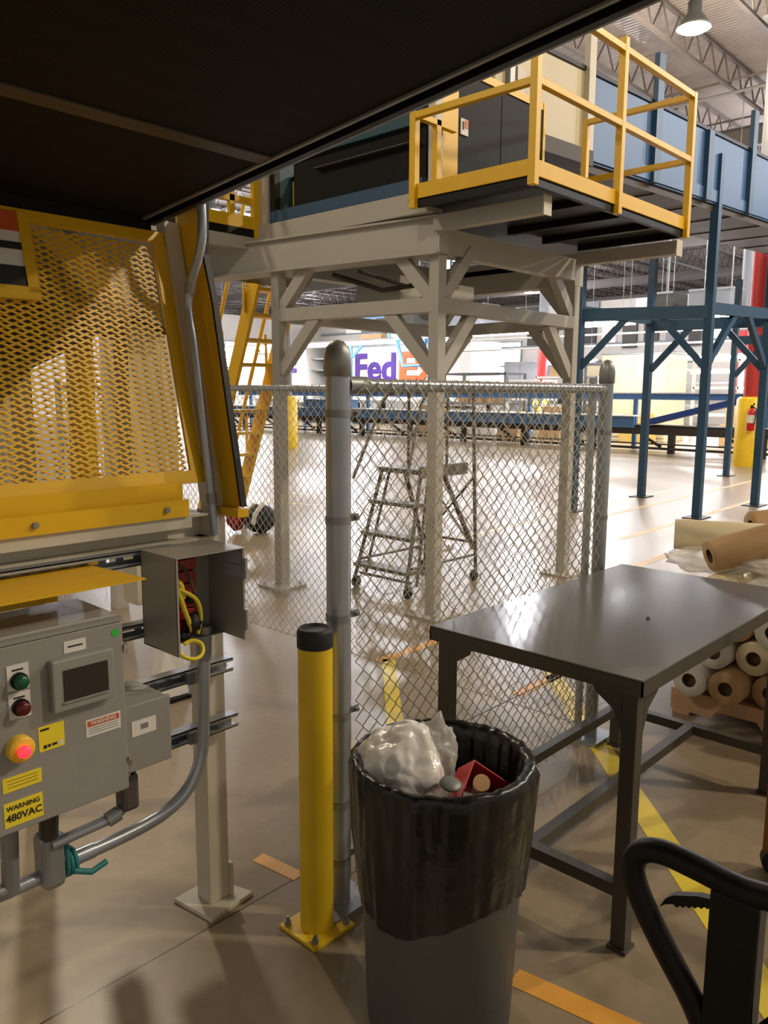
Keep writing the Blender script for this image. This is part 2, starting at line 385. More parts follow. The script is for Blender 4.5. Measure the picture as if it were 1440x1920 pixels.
# wall girts and dark bays high on the far wall
b = MB()
for zz in (4.6, 6.2): b.box(45.85, 46, -13, 50, zz, zz + 0.15)
b.build('wall_girt', rack_grey, wf)
for k in range(14):
    y0 = -8 + k * 4.1
    MB().box(45.80, 45.99, y0, y0 + 1.7, 6.3, 7.25).build('wall_panel', [dark_metal, white_paint, rack_grey][k % 3], wf)

for k in range(22):
    y0 = 2.0 + k * 1.35
    if 30.0 < y0 + 0.5 < 34: continue
    MB().box(45.80, 45.99, y0, y0 + 0.9, 4.75 if k % 3 else 4.4, 6.15).build('wall_panel', [dark_metal, white_paint, conv_dark, rack_grey, dark_metal][k % 5], wf)

# ================================================================== LAMPS
def high_bay(x, y, z, power, warm, label, e=None, tilt=0.0):
    t = thing('high_bay_lamp', label, 'lamp', (x, y, z), 'high bay lamps under the roof')
    hs = MB().lathe([(0.02, 0.55), (0.14, 0.52), (0.15, 0.29), (0.2, 0.24), (0.31, 0.07), (0.35, 0.0), (0.33, 0.0), (0.13, 0.2), (0.0, 0.2)], (x, y, z), 20).build('lamp_housing', galv_dull, t)
    MB().lathe([(0.0, -0.10), (0.16, -0.08), (0.28, -0.03), (0.32, 0.01), (0.0, 0.02)], (x, y, z), 20).build('lamp_lens', lamp_warm if warm else lamp_cool, hs)
    MB().cyl((x, y, z + 0.55), (x, y, 10.59), 0.012, 6).build('hanger_rod', galv_dull, t)
    l = bpy.data.lights.new('lamp_light', 'POINT'); l.energy = power; l.color = (1.0, 0.86, 0.66) if warm else (0.92, 0.94, 1.0); l.shadow_soft_size = 0.22
    lo = bpy.data.objects.new('lamp_light', l); COL.objects.link(lo); lo.parent = t; lo.location = (0, 0, -0.24)
    return t
high_bay(17.6, 7.63, 9.25, HIGH_BAY_W * 1.6, True, 'bright warm high bay lamp above the yellow platform rail')
for (x, y, lab) in ((14.1, -3.9, 'warm high bay lamp to the right of the pallet of rolls'), (7.5, -5.6, 'warm high bay lamp behind the photographer to the right'),
                    (5.0, 11.0, 'warm high bay lamp above the yellow stair'), (-5.0, 8.0, 'warm high bay lamp left of the guarded machine'), (-7.5, -3.0, 'added unseen warm lamp at the rear left, brightening left-facing sides')):  # last one is added out of view to brighten left-facing sides
    high_bay(x, y, 9.2, 1.8 * HIGH_BAY_W * (2.3 if x > 10 else (1.7 if x > 6 else 1.0)), True, lab)
k = 0
for x in (20.5, 28.5, 37.0):
    for y in (-2, 8.0, 18.5, 29.0, 39.0):
        k += 1
        if k in (2, 11, 15): continue
        high_bay(x, y, 9.1, 1.5 * FAR_BAY_W, False, 'small high bay lamp over the far hall, %s row, %s' % ({20.5: 'nearest', 28.5: 'middle', 37.0: 'last'}[x], {-2: 'rightmost', 8.0: 'second from the right', 18.5: 'at mid hall', 29.0: 'second from the left', 39.0: 'leftmost'}[y]))
for (x, y, lab) in ((52.0, 12.0, 'right'), (52.0, 34.0, 'middle'), (50.0, 56.0, 'left'), (28.0, 60.0, 'far left')): high_bay(x, y, 9.1, 1500.0, False, 'added lamp lighting the roof beyond the far partition wall, %s one' % lab)  # added lamps, there to lift the dark roof past the partition
def tube_lamp(c, length, ax, label, m=None, power=TUBE_W, w=0.34):
    x, y, z = c
    t = thing('strip_lamp', label, 'lamp', c, 'strip lamps hung over the sorting lines')
    dx, dy = (length / 2, w / 2) if ax == 'X' else (w / 2, length / 2)
    MB().box(x - dx, x + dx, y - dy, y + dy, z + 0.05, z + 0.13).build('lamp_housing', white_paint, t)
    MB().box(x - dx + 0.02, x + dx - 0.02, y - dy * 0.9, y + dy * 0.9, z - 0.09, z + 0.05).build('lamp_tube', m or lamp_cool, t)
    for s in (-0.8, 0.8): MB().cyl((x + dx * s * (ax == 'X'), y + dy * s * (ax == 'Y'), z + 0.13), (x + dx * s * (ax == 'X'), y + dy * s * (ax == 'Y'), 10.61), 0.01, 5).build('hanger_rod', galv_dull, t)
    l = bpy.data.lights.new('lamp_light', 'AREA'); l.shape = 'RECTANGLE'; l.size = dx * 2; l.size_y = dy * 2; l.energy = power; l.color = (1.0, 0.97, 0.94)
    lo = bpy.data.objects.new('lamp_light', l); COL.objects.link(lo); lo.parent = t; lo.location = (0, 0, -0.11)
tubes = [((27, 27.5, 3.95), 6.0, 'Y', 'long strip lamp over the lettered trailer'), ((27, 35.5, 4.0), 5.0, 'Y', 'strip lamp left of the lettered trailer'),
         ((26, 42, 3.9), 5.5, 'Y', 'strip lamp behind the yellow stair, upper'), ((31, 47, 3.4), 5.0, 'Y', 'strip lamp behind the yellow stair, lower'),
         ((33, 23.5, 4.55), 4.6, 'Y', 'long strip lamp above the bright dock door'), ((36, 21.0, 3.2), 3.0, 'Y', 'short strip lamp below the dock door top'),
         ((36, 17.2, 3.2), 2.6, 'Y', 'short strip lamp right of the dock door'), ((24.5, 13.2, 3.95), 2.6, 'Y', 'strip lamp beside the blue frame brace'),
         ((24.5, 10.0, 3.95), 2.4, 'Y', 'big strip lamp between the blue frame posts'),
         ((33, 12.6, 3.15), 6.0, 'Y', 'long low strip lamp right of the fence post, upper row'), ((39.4, 13.0, 2.75), 7.0, 'Y', 'long low strip lamp right of the fence post, lower row'),
         ((30, 4.6, 3.15), 3.0, 'Y', 'low strip lamp behind the red column'), ((32.2, 4.2, 2.75), 4.0, 'Y', 'lower strip lamp behind the red column'),
         ((29, 8.0, 5.0), 3.0, 'Y', 'strip lamp above the far mezzanine at right')]
for c, ln, ax, lab in tubes: tube_lamp(c, ln, ax, lab)

# ================================================================== BUILDING COLUMNS
def column(x, y, red_z, sleeve_h, label, r=0.17, sleeve_r=0.31, m=red_paint):
    t = thing('building_column', label, 'column', (x, y, 0))
    b = MB().cyl((x, y, 0), (x, y, red_z), r, 20); b.build('painted_shaft', m, t)
    MB().cyl((x, y, red_z), (x, y, 9.8), r * 0.98, 20).build('upper_shaft', rack_grey, t)
    if sleeve_h: MB().lathe([(sleeve_r, 0), (sleeve_r, sleeve_h - 0.06), (sleeve_r - 0.06, sleeve_h), (r, sleeve_h)], (x, y, 0), 24).build('guard_sleeve', yellow_b, t)
    MB().cbox((x, y, 9.8), 0.5, 0.5, 0.05).build('cap_plate', rack_grey, t)
column(19.6, 6.6, 5.3, 1.62, 'red column with yellow guard sleeve and extinguisher')
column(34.5, 21.6, 4.6, 1.6, 'far red column right of the bright dock door', 0.24, 0.4)
column(36.5, 12.8, 4.4, 1.6, 'far red column between the blue frame posts', 0.24, 0.4)
column(15.61, 18.5, 5.0, 1.55, 'grey column with yellow guard sleeve behind the fence at left', 0.13, 0.29, rack_grey)
column(38.0, 30.6, 4.6, 0, 'far red column left of the bright dock door', 0.28)
t = thing('fire_extinguisher', 'red fire extinguisher hung on the yellow column sleeve', 'extinguisher', (19.22, 6.44, 0.95))
fx = MB().lathe([(0, 0.0), (0.075, 0.0), (0.085, 0.03), (0.085, 0.42), (0.06, 0.49), (0.025, 0.52), (0.0, 0.52)], (19.22, 6.44, 0.85), 16).build('cylinder', red_gloss, t)
MB().lathe([(0.087, 0.18), (0.087, 0.36)], (19.22, 6.44, 0.85), 16).build('paper_label', paper, fx)
MB().cbox((19.22, 6.44, 1.40), 0.06, 0.05, 0.06).beam((19.20, 6.40, 1.44), (19.12, 6.36, 1.47), 0.03, 0.02).build('valve_handle', black_metal, t)
MB().tube([(19.22, 6.40, 1.39), (19.16, 6.32, 1.34), (19.13, 6.32, 1.15), (19.15, 6.34, 1.0)], 0.015, 8).build('hose', black_rubber, t)

# ================================================================== FAR HALL
def trailer(x, y0, y1, z0, z1, label, name='cargo_trailer', depth=2.4):
    t = thing(name, label, 'trailer', (x, (y0 + y1) / 2, 0))
    MB().box(x, x + depth, y0, y1, z0, z1).build('body', white_paint, t, bevel=0.03)
    n = max(2, int((y1 - y0) / 1.2))
    for i in range(n + 1):
        yy = y0 + (y1 - y0) * i / n
        MB().box(x - 0.02, x, yy - 0.02, yy + 0.02, z0, z1).build('side_rib', white_paint, t)
    MB().box(x - 0.05, x + depth, y0, y1, z0 - 0.12, z0).box(x - 0.04, x, y0, y1, z1 - 0.1, z1).build('edge_rail', galv_dull, t)
    b = MB()
    for yy in (y0 + 0.5, y1 - 0.5):
        for xx in (x + 0.2, x + depth - 0.2): b.box(xx - 0.08, xx + 0.08, yy - 0.08, yy + 0.08, 0, z0 - 0.1)
    b.build('support_leg', conv_dark, t)
    return t
t = trailer(30.0, 22.6, 30.6, 1.25, 4.05, 'white cargo trailer side with large purple and orange lettering')
text(None, 'purple_lettering', 'Fed', 1.95, face_mx(29.95, 30.15, 2.84), purple, t, 0.02, 0.05, 'LEFT', 1.06)
text(None, 'orange_lettering', 'Ex', 1.95, face_mx(29.95, 27.05, 2.84), orange_l, t, 0.02, 0.07, 'LEFT', 1.3)
t = trailer(30.0, 33.9, 38.5, 1.25, 3.9, 'white cargo trailer with purple letter behind the white column')
text(None, 'purple_lettering', 'F', 1.6, face_mx(29.95, 35.5, 2.75), purple, t, 0.02, 0.05, 'LEFT')
t = thing('open_container', 'white framed cargo container with open dark end', 'container', (29.5, 32.6, 0))
b = MB(); b.box(29.4, 31.8, 33.3, 33.85, 1.2, 4.1); b.box(29.4, 31.8, 31.4, 31.5, 1.2, 4.1); b.box(29.4, 31.8, 31.4, 33.85, 4.0, 4.15); b.box(29.4, 31.8, 31.4, 33.85, 1.1, 1.2)
b.build('frame', white_paint, t); MB().box(31.7, 31.8, 31.5, 33.3, 1.2, 4.0).build('dark_back', black_panel, t)
b = MB()
for zz in (2.0, 2.8, 3.4): b.box(29.8, 31.6, 31.5, 33.3, zz, zz + 0.05)
b.build('shelf', galv_dull, t); MB().box(29.5, 29.6, 31.6, 33.7, 0, 1.1).box(31.5, 31.6, 31.6, 33.7, 0, 1.1).build('support_leg', conv_dark, t)
# cartons on the trailer
for i, (yy, w, h) in enumerate(((29.3, 1.5, 0.55), (27.4, 1.2, 0.7), (25.6, 1.0, 0.5))):
    o = MB().box(30.3, 31.5, yy - w / 2, yy + w / 2, 4.07, 4.07 + h).build('carton', white_paint if i else cardboard, bevel=0.01)
    tag(o, ['wide brown carton on top of the lettered trailer', 'tall white carton on top of the lettered trailer', 'small white carton on the right of the trailer top'][i], 'box')
# light blue pipe rack in front of trailer
t = thing('pipe_rack', 'light blue pipe frame in front of the lettered trailer', 'rack', (28.6, 27.6, 0))
b = MB()
b.tube([(28.6, 29.0, 0), (28.6, 29.0, 4.1)], 0.09, 8); b.build('upright', light_blue, t)
MB().tube([(28.6, 29.0, 4.1), (28.6, 24.8, 4.15)], 0.09, 8).build('top_rail', light_blue, t)
MB().tube([(28.6, 28.9, 3.4), (28.6, 28.0, 4.1)], 0.08, 8).build('brace', light_blue, t)
MB().tube([(28.6, 25.9, 4.1), (28.6, 25.5, 2.9), (28.6, 24.4, 2.9), (28.6, 24.1, 4.12)], 0.09, 8).build('hanging_loop', light_blue, t)
MB().tube([(28.6, 26.4, 4.1), (28.6, 26.4, 5.2)], 0.08, 8).tube([(28.6, 23.9, 0), (28.6, 23.9, 4.15)], 0.09, 8).build('upright', light_blue, t)
MB().box(28.4, 28.8, 25.8, 28.4, 5.2, 5.5).build('cross_plate', light_blue, t)

# main far conveyor line (runs along Y at X about 22)
CX = 22.0
t = thing('belt_conveyor', 'long dark conveyor bed on steel legs across the far hall', 'conveyor', (CX, 18, 0))
MB().box(CX, CX + 1.0, 4, 30, 0.52, 0.74).build('bed_frame', conv_dark, t)
MB().box(CX - 0.05, CX + 0.02, 4, 30, 0.10, 0.17).box(CX - 0.05, CX + 0.02, 4, 30, 0.24, 0.28).build('floor_rail', conv_dark, t)
for i in range(11):
    yy = 4.6 + i * 2.45
    MB().box(CX, CX + 0.12, yy - 0.09, yy + 0.09, 0, 0.52).build('leg', conv_dark, t)
    MB().beam((CX + 0.05, yy + 0.9, 0.5), (CX + 0.05, yy + 0.3, 0.18), 0.07, 0.07).build('brace', conv_dark, t)
MB().box(CX + 0.05, CX + 0.95, 4, 30, 0.74, 0.78).build('belt', black_rubber, t)
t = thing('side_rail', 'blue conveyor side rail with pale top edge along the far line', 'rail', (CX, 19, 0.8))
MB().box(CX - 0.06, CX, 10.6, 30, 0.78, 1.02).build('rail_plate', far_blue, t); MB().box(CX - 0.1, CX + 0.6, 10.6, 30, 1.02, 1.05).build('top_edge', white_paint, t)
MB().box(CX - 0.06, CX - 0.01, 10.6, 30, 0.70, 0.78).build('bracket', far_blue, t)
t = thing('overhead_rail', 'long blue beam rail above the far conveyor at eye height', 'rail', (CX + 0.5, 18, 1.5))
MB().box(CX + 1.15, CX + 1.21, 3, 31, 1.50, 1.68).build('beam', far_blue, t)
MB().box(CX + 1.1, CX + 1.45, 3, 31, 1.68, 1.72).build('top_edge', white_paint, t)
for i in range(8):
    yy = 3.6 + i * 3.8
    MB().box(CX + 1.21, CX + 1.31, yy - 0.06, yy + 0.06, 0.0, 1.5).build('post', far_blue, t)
t = thing('chute', 'royal blue inclined belt chute rising to the right', 'conveyor', (CX, 9, 0.8))
MB().beam((CX - 0.15, 10.3, 0.84), (CX - 0.15, 6.8, 1.72), 0.06, 0.16).build('side_plate', royal, t)
MB().beam((CX + 0.3, 10.3, 0.82), (CX + 0.3, 6.8, 1.70), 0.8, 0.05).build('belt', royal, t)
MB().box(CX - 0.25, CX - 0.18, 7.2, 7.3, 0, 1.6).build('support_leg', royal, t)
MB().beam((CX - 0.1, 7.0, 1.6), (CX - 0.1, 3.4, 1.72), 0.06, 0.16).build('level_plate', royal, t)
t = thing('parcel_bin', 'blue bin on the far conveyor left of the galvanized post', 'bin', (CX - 0.3, 24, 1.05))
MB().box(CX - 0.25, CX + 0.5, 22.4, 24.8, 1.05, 1.35).build('bin_body', far_blue, t, bevel=0.02); MB().box(CX - 0.28, CX + 0.53, 22.37, 24.83, 1.35, 1.38).build('rim', far_blue, t)

# far sorting cells: frames with boxes behind the conveyor
def sort_cell(x, y, w, h, d, m, label, shelves=2):
    t = thing('sorting_frame', label, 'rack', (x, y, 0))
    for sx in (0, d):
        for sy in (-w / 2, w / 2):
            MB().box(x + sx - 0.05, x + sx + 0.05, y + sy - 0.05, y + sy + 0.05, 0, h).build('upright', m, t)
    for k in range(shelves):
        z = h * (k + 1) / shelves
        MB().box(x - 0.05, x + d + 0.05, y - w / 2, y + w / 2, z - 0.08, z).build('shelf', m, t)
    return t
cells = [(34, 40, 4, 2.6, 1.5, white_paint, 'white sorting frame beyond the yellow stair'), (27.5, 20.5, 3.2, 2.5, 1.4, rack_grey, 'grey sorting frame right of the lettered trailer'),
         (31, 18.2, 3.0, 2.4, 1.4, white_paint, 'white sorting frame in front of the bright dock door'), (29.5, 15.7, 3.0, 2.9, 1.4, rack_grey, 'grey sorting frame beside the cream cabinet'),
         (35, 10.2, 4.0, 3.0, 1.5, white_paint, 'white sorting frame between the blue frame posts'), (30, 8.6, 3.4, 2.4, 1.5, yellow, 'yellow sorting frame at the far right'),
         (33, 5.2, 3.6, 2.8, 1.5, white_paint, 'white sorting frame behind the red column'), (26, 5.2, 2.2, 2.2, 1.2, rack_grey, 'low grey frame beside the red column'),
         (38.2, 28.2, 4.2, 3.2, 1.5, rack_grey, 'tall grey frame left of the dock door'), (36, 33.5, 4.0, 3.2, 1.5, white_paint, 'tall white frame behind the trailers')]
for c in cells: sort_cell(*c)
def cabinet(x, y0, y1, z1, m, label, d=1.6):
    t = thing('machine_cabinet', label, 'cabinet', (x, (y0 + y1) / 2, 0))
    MB().box(x, x + d, y0, y1, 0, z1).build('body', m, t, bevel=0.02)
    n = max(1, int((y1 - y0) / 1.0))
    for i in range(n):
        a = y0 + (y1 - y0) * i / n
        MB().box(x - 0.03, x, a + 0.04, y0 + (y1 - y0) * (i + 1) / n - 0.04, 0.15, z1 - 0.12).build('door_panel', m, t)
    MB().box(x - 0.02, x + d + 0.02, y0 - 0.02, y1 + 0.02, z1, z1 + 0.05).build('top_trim', galv_dull, t)
    return t
cabinet(27.0, 11.9, 14.4, 3.05, cream, 'cream machine cabinet right of the fence corner post')
cabinet(33.0, 16.0, 19.5, 3.0, cream, 'wide cream cabinet behind the fence corner post')
cabinet(40.0, 7.5, 12.0, 3.2, white_paint, 'white cabinet at the far right between blue posts')
cabinet(40.0, 33.0, 38.0, 3.4, white_paint, 'white cabinet left of the lettered trailer')
cabinet(31.5, 40.5, 46.0, 3.2, white_paint, 'white cabinet seen through the yellow stair')
cabinet(39.0, 1.5, 6.0, 2.8, cream, 'cream cabinet behind the red column')
cabinet(37.0, 23.4, 25.6, 3.3, rack_grey, 'grey cabinet beside the bright dock door')
more = [(41, 16.5, 5.0, 3.4, 1.4, rack_grey, 'tall grey frame far behind the wide cream cabinet'), (37.5, 8.0, 3.0, 3.6, 1.3, white_paint, 'tall white frame behind the nearest blue post'), (33.5, 8.2, 1.8, 3.3, 1.0, conv_dark, 'dark narrow frame behind the nearest blue post'),
        (29, 11.0, 1.6, 2.9, 1.0, white_paint, 'narrow white frame right of the cream cabinet'), (30.5, 3.4, 2.2, 3.2, 1.2, yellow, 'yellow frame right of the red column'), (42.6, 21.6, 4.0, 3.6, 1.3, rack_grey, 'grey frame at the foot of the far wall'), (27.2, 17.8, 1.6, 2.2, 1.0, white_paint, 'low white frame behind the step ladder')]
for c in more: sort_cell(*c, shelves=3)
seen = set(); cname = {'cardboard': 'brown', 'white_paint': 'white', 'kraft_paper': 'tan', 'grey_rack_paint': 'grey', 'far_blue_paint': 'blue', 'dark_conveyor_steel': 'dark'}
fnm = {c[0]: c[6] for c in cells}
for i in range(40):
    fx, fy, w = rng.choice([(35, 10.2, 3.2), (27.5, 20.5, 2.4), (31, 18.2, 2.2), (33, 5.2, 2.8), (36, 33.5, 3.2), (34, 40, 3.2)])
    h = {35: 3.0, 27.5: 2.5, 31: 2.4, 33: 2.8, 36: 3.2, 34: 2.6}[fx]
    top = rng.random() < 0.5; slot = rng.choice([-1, 0, 1]); m = rng.choice([cardboard, white_paint, kraft, rack_grey, far_blue, conv_dark])
    if (fx, top, slot) in seen: continue
    seen.add((fx, top, slot)); lb = '%s carton on the %s shelf, %s, of the %s' % (cname[m.name], 'top' if top else 'lower', ['right', 'middle', 'left'][slot + 1], fnm[fx])
    yy = fy + slot * w * 0.3; zz = h if top else h / 2; a = rng.uniform(0.3, 0.6); hh = rng.uniform(0.25, 0.6)
    o = MB().box(fx + 0.1 + rng.uniform(0, 0.1), fx + 0.9, yy - a / 2, yy + a / 2, zz, zz + hh).build('carton', m, bevel=0.01)
    tag(o, ' '.join(lb.split()[:16]), 'box')
t = thing('mezzanine_handrail', 'pale double pipe handrail along the far mezzanine line', 'handrail', (26.5, 11.5, 3.35))
for z in (3.35, 3.75): MB().cyl((26.5, 1.0, z), (26.5, 22.0, z), 0.035, 8).build('pipe_run', white_paint, t)
for yy in (2.0, 8.0, 14.9, 21.0): MB().cyl((26.5, yy, 3.3), (26.5, yy, 10.61), 0.015, 6).build('hanger_rod', galv_dull, t)
# ducts / dark overhead boxes
for i, (x, y0, y1, z0, z1, m, lab) in enumerate(((30, 9.0, 10.2, 4.4, 5.4, white_paint, 'white overhead duct box between the blue posts'), (30, 11.0, 12.6, 4.3, 5.5, rack_grey, 'grey overhead duct box left of the blue post'),
        (30, 13.2, 14.0, 4.2, 5.5, dark_metal, 'dark overhead duct box above the cream cabinet'), (31.2, 6.4, 7.6, 4.4, 5.2, white_paint, 'white overhead duct box near the red column'),
        (34, 24.8, 27.6, 5.0, 6.2, rack_grey, 'grey overhead duct box above the trailer'), (34, 29.5, 32.5, 5.0, 6.4, dark_metal, 'dark overhead duct box above the trailers'))):
    t = thing('duct_box', lab, 'duct', (x, (y0 + y1) / 2, z0))
    MB().box(x, x + 1.4, y0, y1, z0, z1).build('body', m, t, bevel=0.03)
    for zz in (z0, z1 - 0.08): MB().box(x - 0.03, x, y0, y1, zz, zz + 0.08).build('flange', galv_dull, t)
    for yy in (y0 + 0.3, y1 - 0.3): MB().cyl((x + 0.7, yy, z1), (x + 0.7, yy, 10.61), 0.015, 5).build('hanger_rod', galv_dull, t)
# small parcels on the far line
cols = [cardboard, white_paint, kraft, cardboard, mat('worn_yellow_tub', (188, 160, 84), 0.6, 0, 0.2, 3), white_paint]
for i, (x, y, z, w, h) in enumerate([(24.6, 16.8, 0, 0.9, 1.0), (25.0, 18.4, 0, 0.8, 0.9), (24.4, 20.4, 0, 1.1, 1.2), (25.2, 15.4, 0, 0.9, 1.2), (26.0, 12.6, 0, 1.0, 1.0), (25.2, 22.4, 0, 1.2, 1.3), (26.5, 9.2, 0, 1.3, 1.3), (26.8, 7.4, 0, 1.1, 1.1)]):
    tt = thing('parcel_cart', ['brown carton stack behind the far rail, second from the ladder', 'white carton stack behind the far rail above the step ladder', 'kraft carton stack behind the far rail', 'brown carton stack behind the far rail near the fence corner', 'yellow tub behind the far rail right of the corner post',
              'white carton stack behind the far rail left of the ladder', 'brown carton stack right of the blue post', 'white carton stack at the foot of the incline'][i], 'box', (x, y, z))
    m = cols[i % len(cols)]
    MB().box(x, x + 0.8, y - w / 2, y + w / 2, 0, h * 0.55).build('lower_carton', m, tt, bevel=0.02)
    MB().box(x + 0.05, x + 0.75, y - w * 0.42, y + w * 0.4, h * 0.55, h).build('upper_carton', m, tt, bevel=0.02)

# ================================================================== YELLOW STAIR (left)
t = thing('ship_stair', 'steep yellow steel stair behind the white support frame', 'stair', (6.6, 8.9, 0))
SX0, SX1 = 6.25, 6.85
for x in (SX0, SX1):
    MB().beam((x, 9.25, 0.0), (x, 7.95, 3.1), 0.05, 0.2, (0, 1, 0)).build('stringer', yellow, t)
for i in range(10):
    f = (i + 0.7) / 10.4
    MB().box(SX0, SX1, 9.25 - 1.3 * f - 0.12, 9.25 - 1.3 * f + 0.10, 3.1 * f, 3.1 * f + 0.04).build('tread', yellow, t)
for x in (SX0 - 0.05, SX1 + 0.05):
    MB().tube([(x, 9.35, 0.9), (x, 8.1, 3.95)], 0.025, 8).build('handrail', yellow, t)
    for f in (0.15, 0.5, 0.85):
        MB().cyl((x, 9.25 - 1.3 * f, 3.1 * f), (x, 9.25 - 1.3 * f + 0.02, 3.1 * f + 0.88), 0.02, 8).build('rail_post', yellow, t)
o = MB().blob((5.92, 7.55, 0.17), 0.19, 0.19, 0.17, 0.12, 2.5, 3, 3).build('bag', navy_cloth)
t = tag(o, 'dark round bag with white straps on floor near the yellow stair', 'bag')
MB().tube([(5.75, 7.47, 0.13), (5.77, 7.45, 0.25), (5.90, 7.48, 0.355), (6.03, 7.62, 0.27)], 0.03, 8).tube([(5.80, 7.68, 0.05), (5.78, 7.62, 0.22), (5.88, 7.62, 0.35)], 0.025, 8).build('strap', white_paint, o)
o = MB().blob((5.72, 7.75, 0.20), 0.12, 0.12, 0.17, 0.3, 3, 3, 8).build('jacket', red_cloth); tag(o, 'crumpled red jacket beside the dark round bag', 'jacket')

# ================================================================== WHITE SUPPORT FRAME
A, B, Cc, D = (4.38, 5.29), (4.57, 3.75), (6.52, 3.79), (6.62, 5.42)
t = thing('support_frame', 'white steel support frame with knee braces under the conveyor', 'frame', (5.5, 4.5, 0))
ZT = 2.98
for (x, y) in (A, B, Cc, D):
    MB().box(x - 0.046, x + 0.046, y - 0.046, y + 0.046, 0.015, 2.66).build('column', white_steel, t, bevel=0.006)
    bp = MB().box(x - 0.15, x + 0.15, y - 0.15, y + 0.15, 0, 0.018)
    for sx in (-0.11, 0.11):
        for sy in (-0.11, 0.11): bp.cyl((x + sx, y + sy, 0.018), (x + sx, y + sy, 0.045), 0.012, 6)
    bp.build('base_plate', white_steel, t)
def v3(p, z): return Vector((p[0], p[1], z))
ring = [(A, B), (B, Cc), (Cc, D), (D, A)]
for p, q in ring:
    MB().beam(v3(p, 2.30), v3(q, 2.30), 0.095, 0.105).build('ring_beam', white_steel, t, bevel=0.005)
    d = (v3(q, 0) - v3(p, 0)).normalized()
    MB().beam(v3(p, 1.84) + d * 0.03, v3(p, 2.27) + d * 0.42, 0.07, 0.09).build('knee_brace', white_steel, t)
    MB().beam(v3(q, 1.84) - d * 0.03, v3(q, 2.27) - d * 0.42, 0.07, 0.09).build('knee_brace', white_steel, t)
    MB().beam(v3(p, 2.34) + d * 0.03, v3(p, 2.72) + d * 0.38, 0.07, 0.09).build('upper_brace', white_steel, t)
    MB().beam(v3(q, 2.34) - d * 0.03, v3(q, 2.72) - d * 0.38, 0.07, 0.09).build('upper_brace', white_steel, t)
# main beams
dAB = (v3(A, 0) - v3(B, 0)).normalized()
for zz, ww, hh in ((2.77, 0.13, 0.26), (2.893, 0.22, 0.014), (2.647, 0.22, 0.014)):
    MB().beam(v3(B, zz) - dAB * 0.05, v3(A, zz) + dAB * 1.25, ww, hh).build('main_beam' if ww < 0.2 else 'beam_flange', white_steel, t)
MB().box(4.47, 4.55, 2.83, 3.72, 2.79, 2.898).build('cantilever_arm', white_steel, t, bevel=0.004)
MB().box(4.465, 4.555, 2.822, 2.83, 2.78, 2.905).build('arm_end_cap', beige_steel, t)
MB().box(6.46, 6.56, 2.84, 5.6, 2.79, 2.898).build('cantilever_arm', white_steel, t, bevel=0.004)
MB().box(6.455, 6.565, 2.832, 2.84, 2.78, 2.905).build('arm_end_cap', beige_steel, t)
MB().box(6.46, 6.60, 3.74, 5.6, 2.62, 2.84).build('main_beam', white_steel, t)
MB().box(4.5, 6.6, 5.27, 5.40, 2.64, 2.90).build('main_beam', white_steel, t)
MB().box(4.56, 6.46, 3.73, 3.83, 2.66, 2.84).build('main_beam', white_steel, t)
MB().box(4.40, 4.55, 3.70, 5.62, 2.91, 3.055).build('floor_channel', white_steel, t, bevel=0.004)
MB().box(3.2, 4.5, 5.56, 5.66, 2.85, 2.95).build('outrigger_beam', white_steel, t)
MB().box(5.0, 6.0, 4.5, 5.0, 2.42, 2.62).build('drive_box', white_steel, t)
b = MB().tube([(4.62, 4.9, 2.62), (4.9, 4.6, 2.50), (5.1, 4.3, 2.55), (5.2, 4.0, 2.62)], 0.02, 8)
b.tube([(4.62, 4.6, 2.62), (5.0, 4.4, 2.52), (5.3, 4.1, 2.6)], 0.015, 8); b.build('hanging_cable', dark_metal, t)
MB().cyl((4.78, 4.02, 2.32), (4.95, 4.05, 2.32), 0.10, 14).build('motor', rack_grey, t)

# ================================================================== CONVEYOR HOUSING END (over the white frame)
t = thing('conveyor_housing', 'dark conveyor housing end with blue sill and teal hood above the white beam', 'conveyor', (4.5, 4.6, 3.06))
MB().box(4.44, 4.50, 3.80, 5.46, 3.06, 3.16).build('sill_plate', blue_steel, t)
MB().box(4.48, 4.50, 3.80, 5.20, 3.16, 3.52).build('dark_curtain', black_panel, t)
MB().box(4.44, 4.50, 3.80, 5.46, 3.52, 4.2).build('hood_plate', teal, t)
MB().box(4.44, 4.50, 5.40, 5.46, 3.16, 3.52).build('jamb', black_metal, t)
MB().box(4.42, 4.47, 3.85, 4.9, 3.40, 3.41).build('trim_strip', dark_metal, t)
MB().box(4.50, 8.0, 5.40, 5.46, 3.06, 4.2).build('far_side_plate', teal, t)
MB().box(4.5, 8.0, 3.85, 5.4, 3.06, 3.10).build('bed', black_metal, t)
MB().box(4.62, 4.66, 5.22, 5.38, 3.16, 3.46).box(4.62, 4.66, 5.0, 5.38, 3.42, 3.47).build('yellow_bracket', yellow, t)
MB().blob((4.60, 5.02, 3.42), 0.05, 0.05, 0.05, 0.1, 2, 2, 1).blob((4.60, 4.93, 3.36), 0.04, 0.05, 0.03, 0.1, 2, 2, 2).build('white_light_bit', white_paint, t)  # white paint stands in for lights glimpsed through the opening
MB().box(4.42, 4.52, 5.465, 5.565, 3.055, 3.95).build('end_post', white_steel, t)

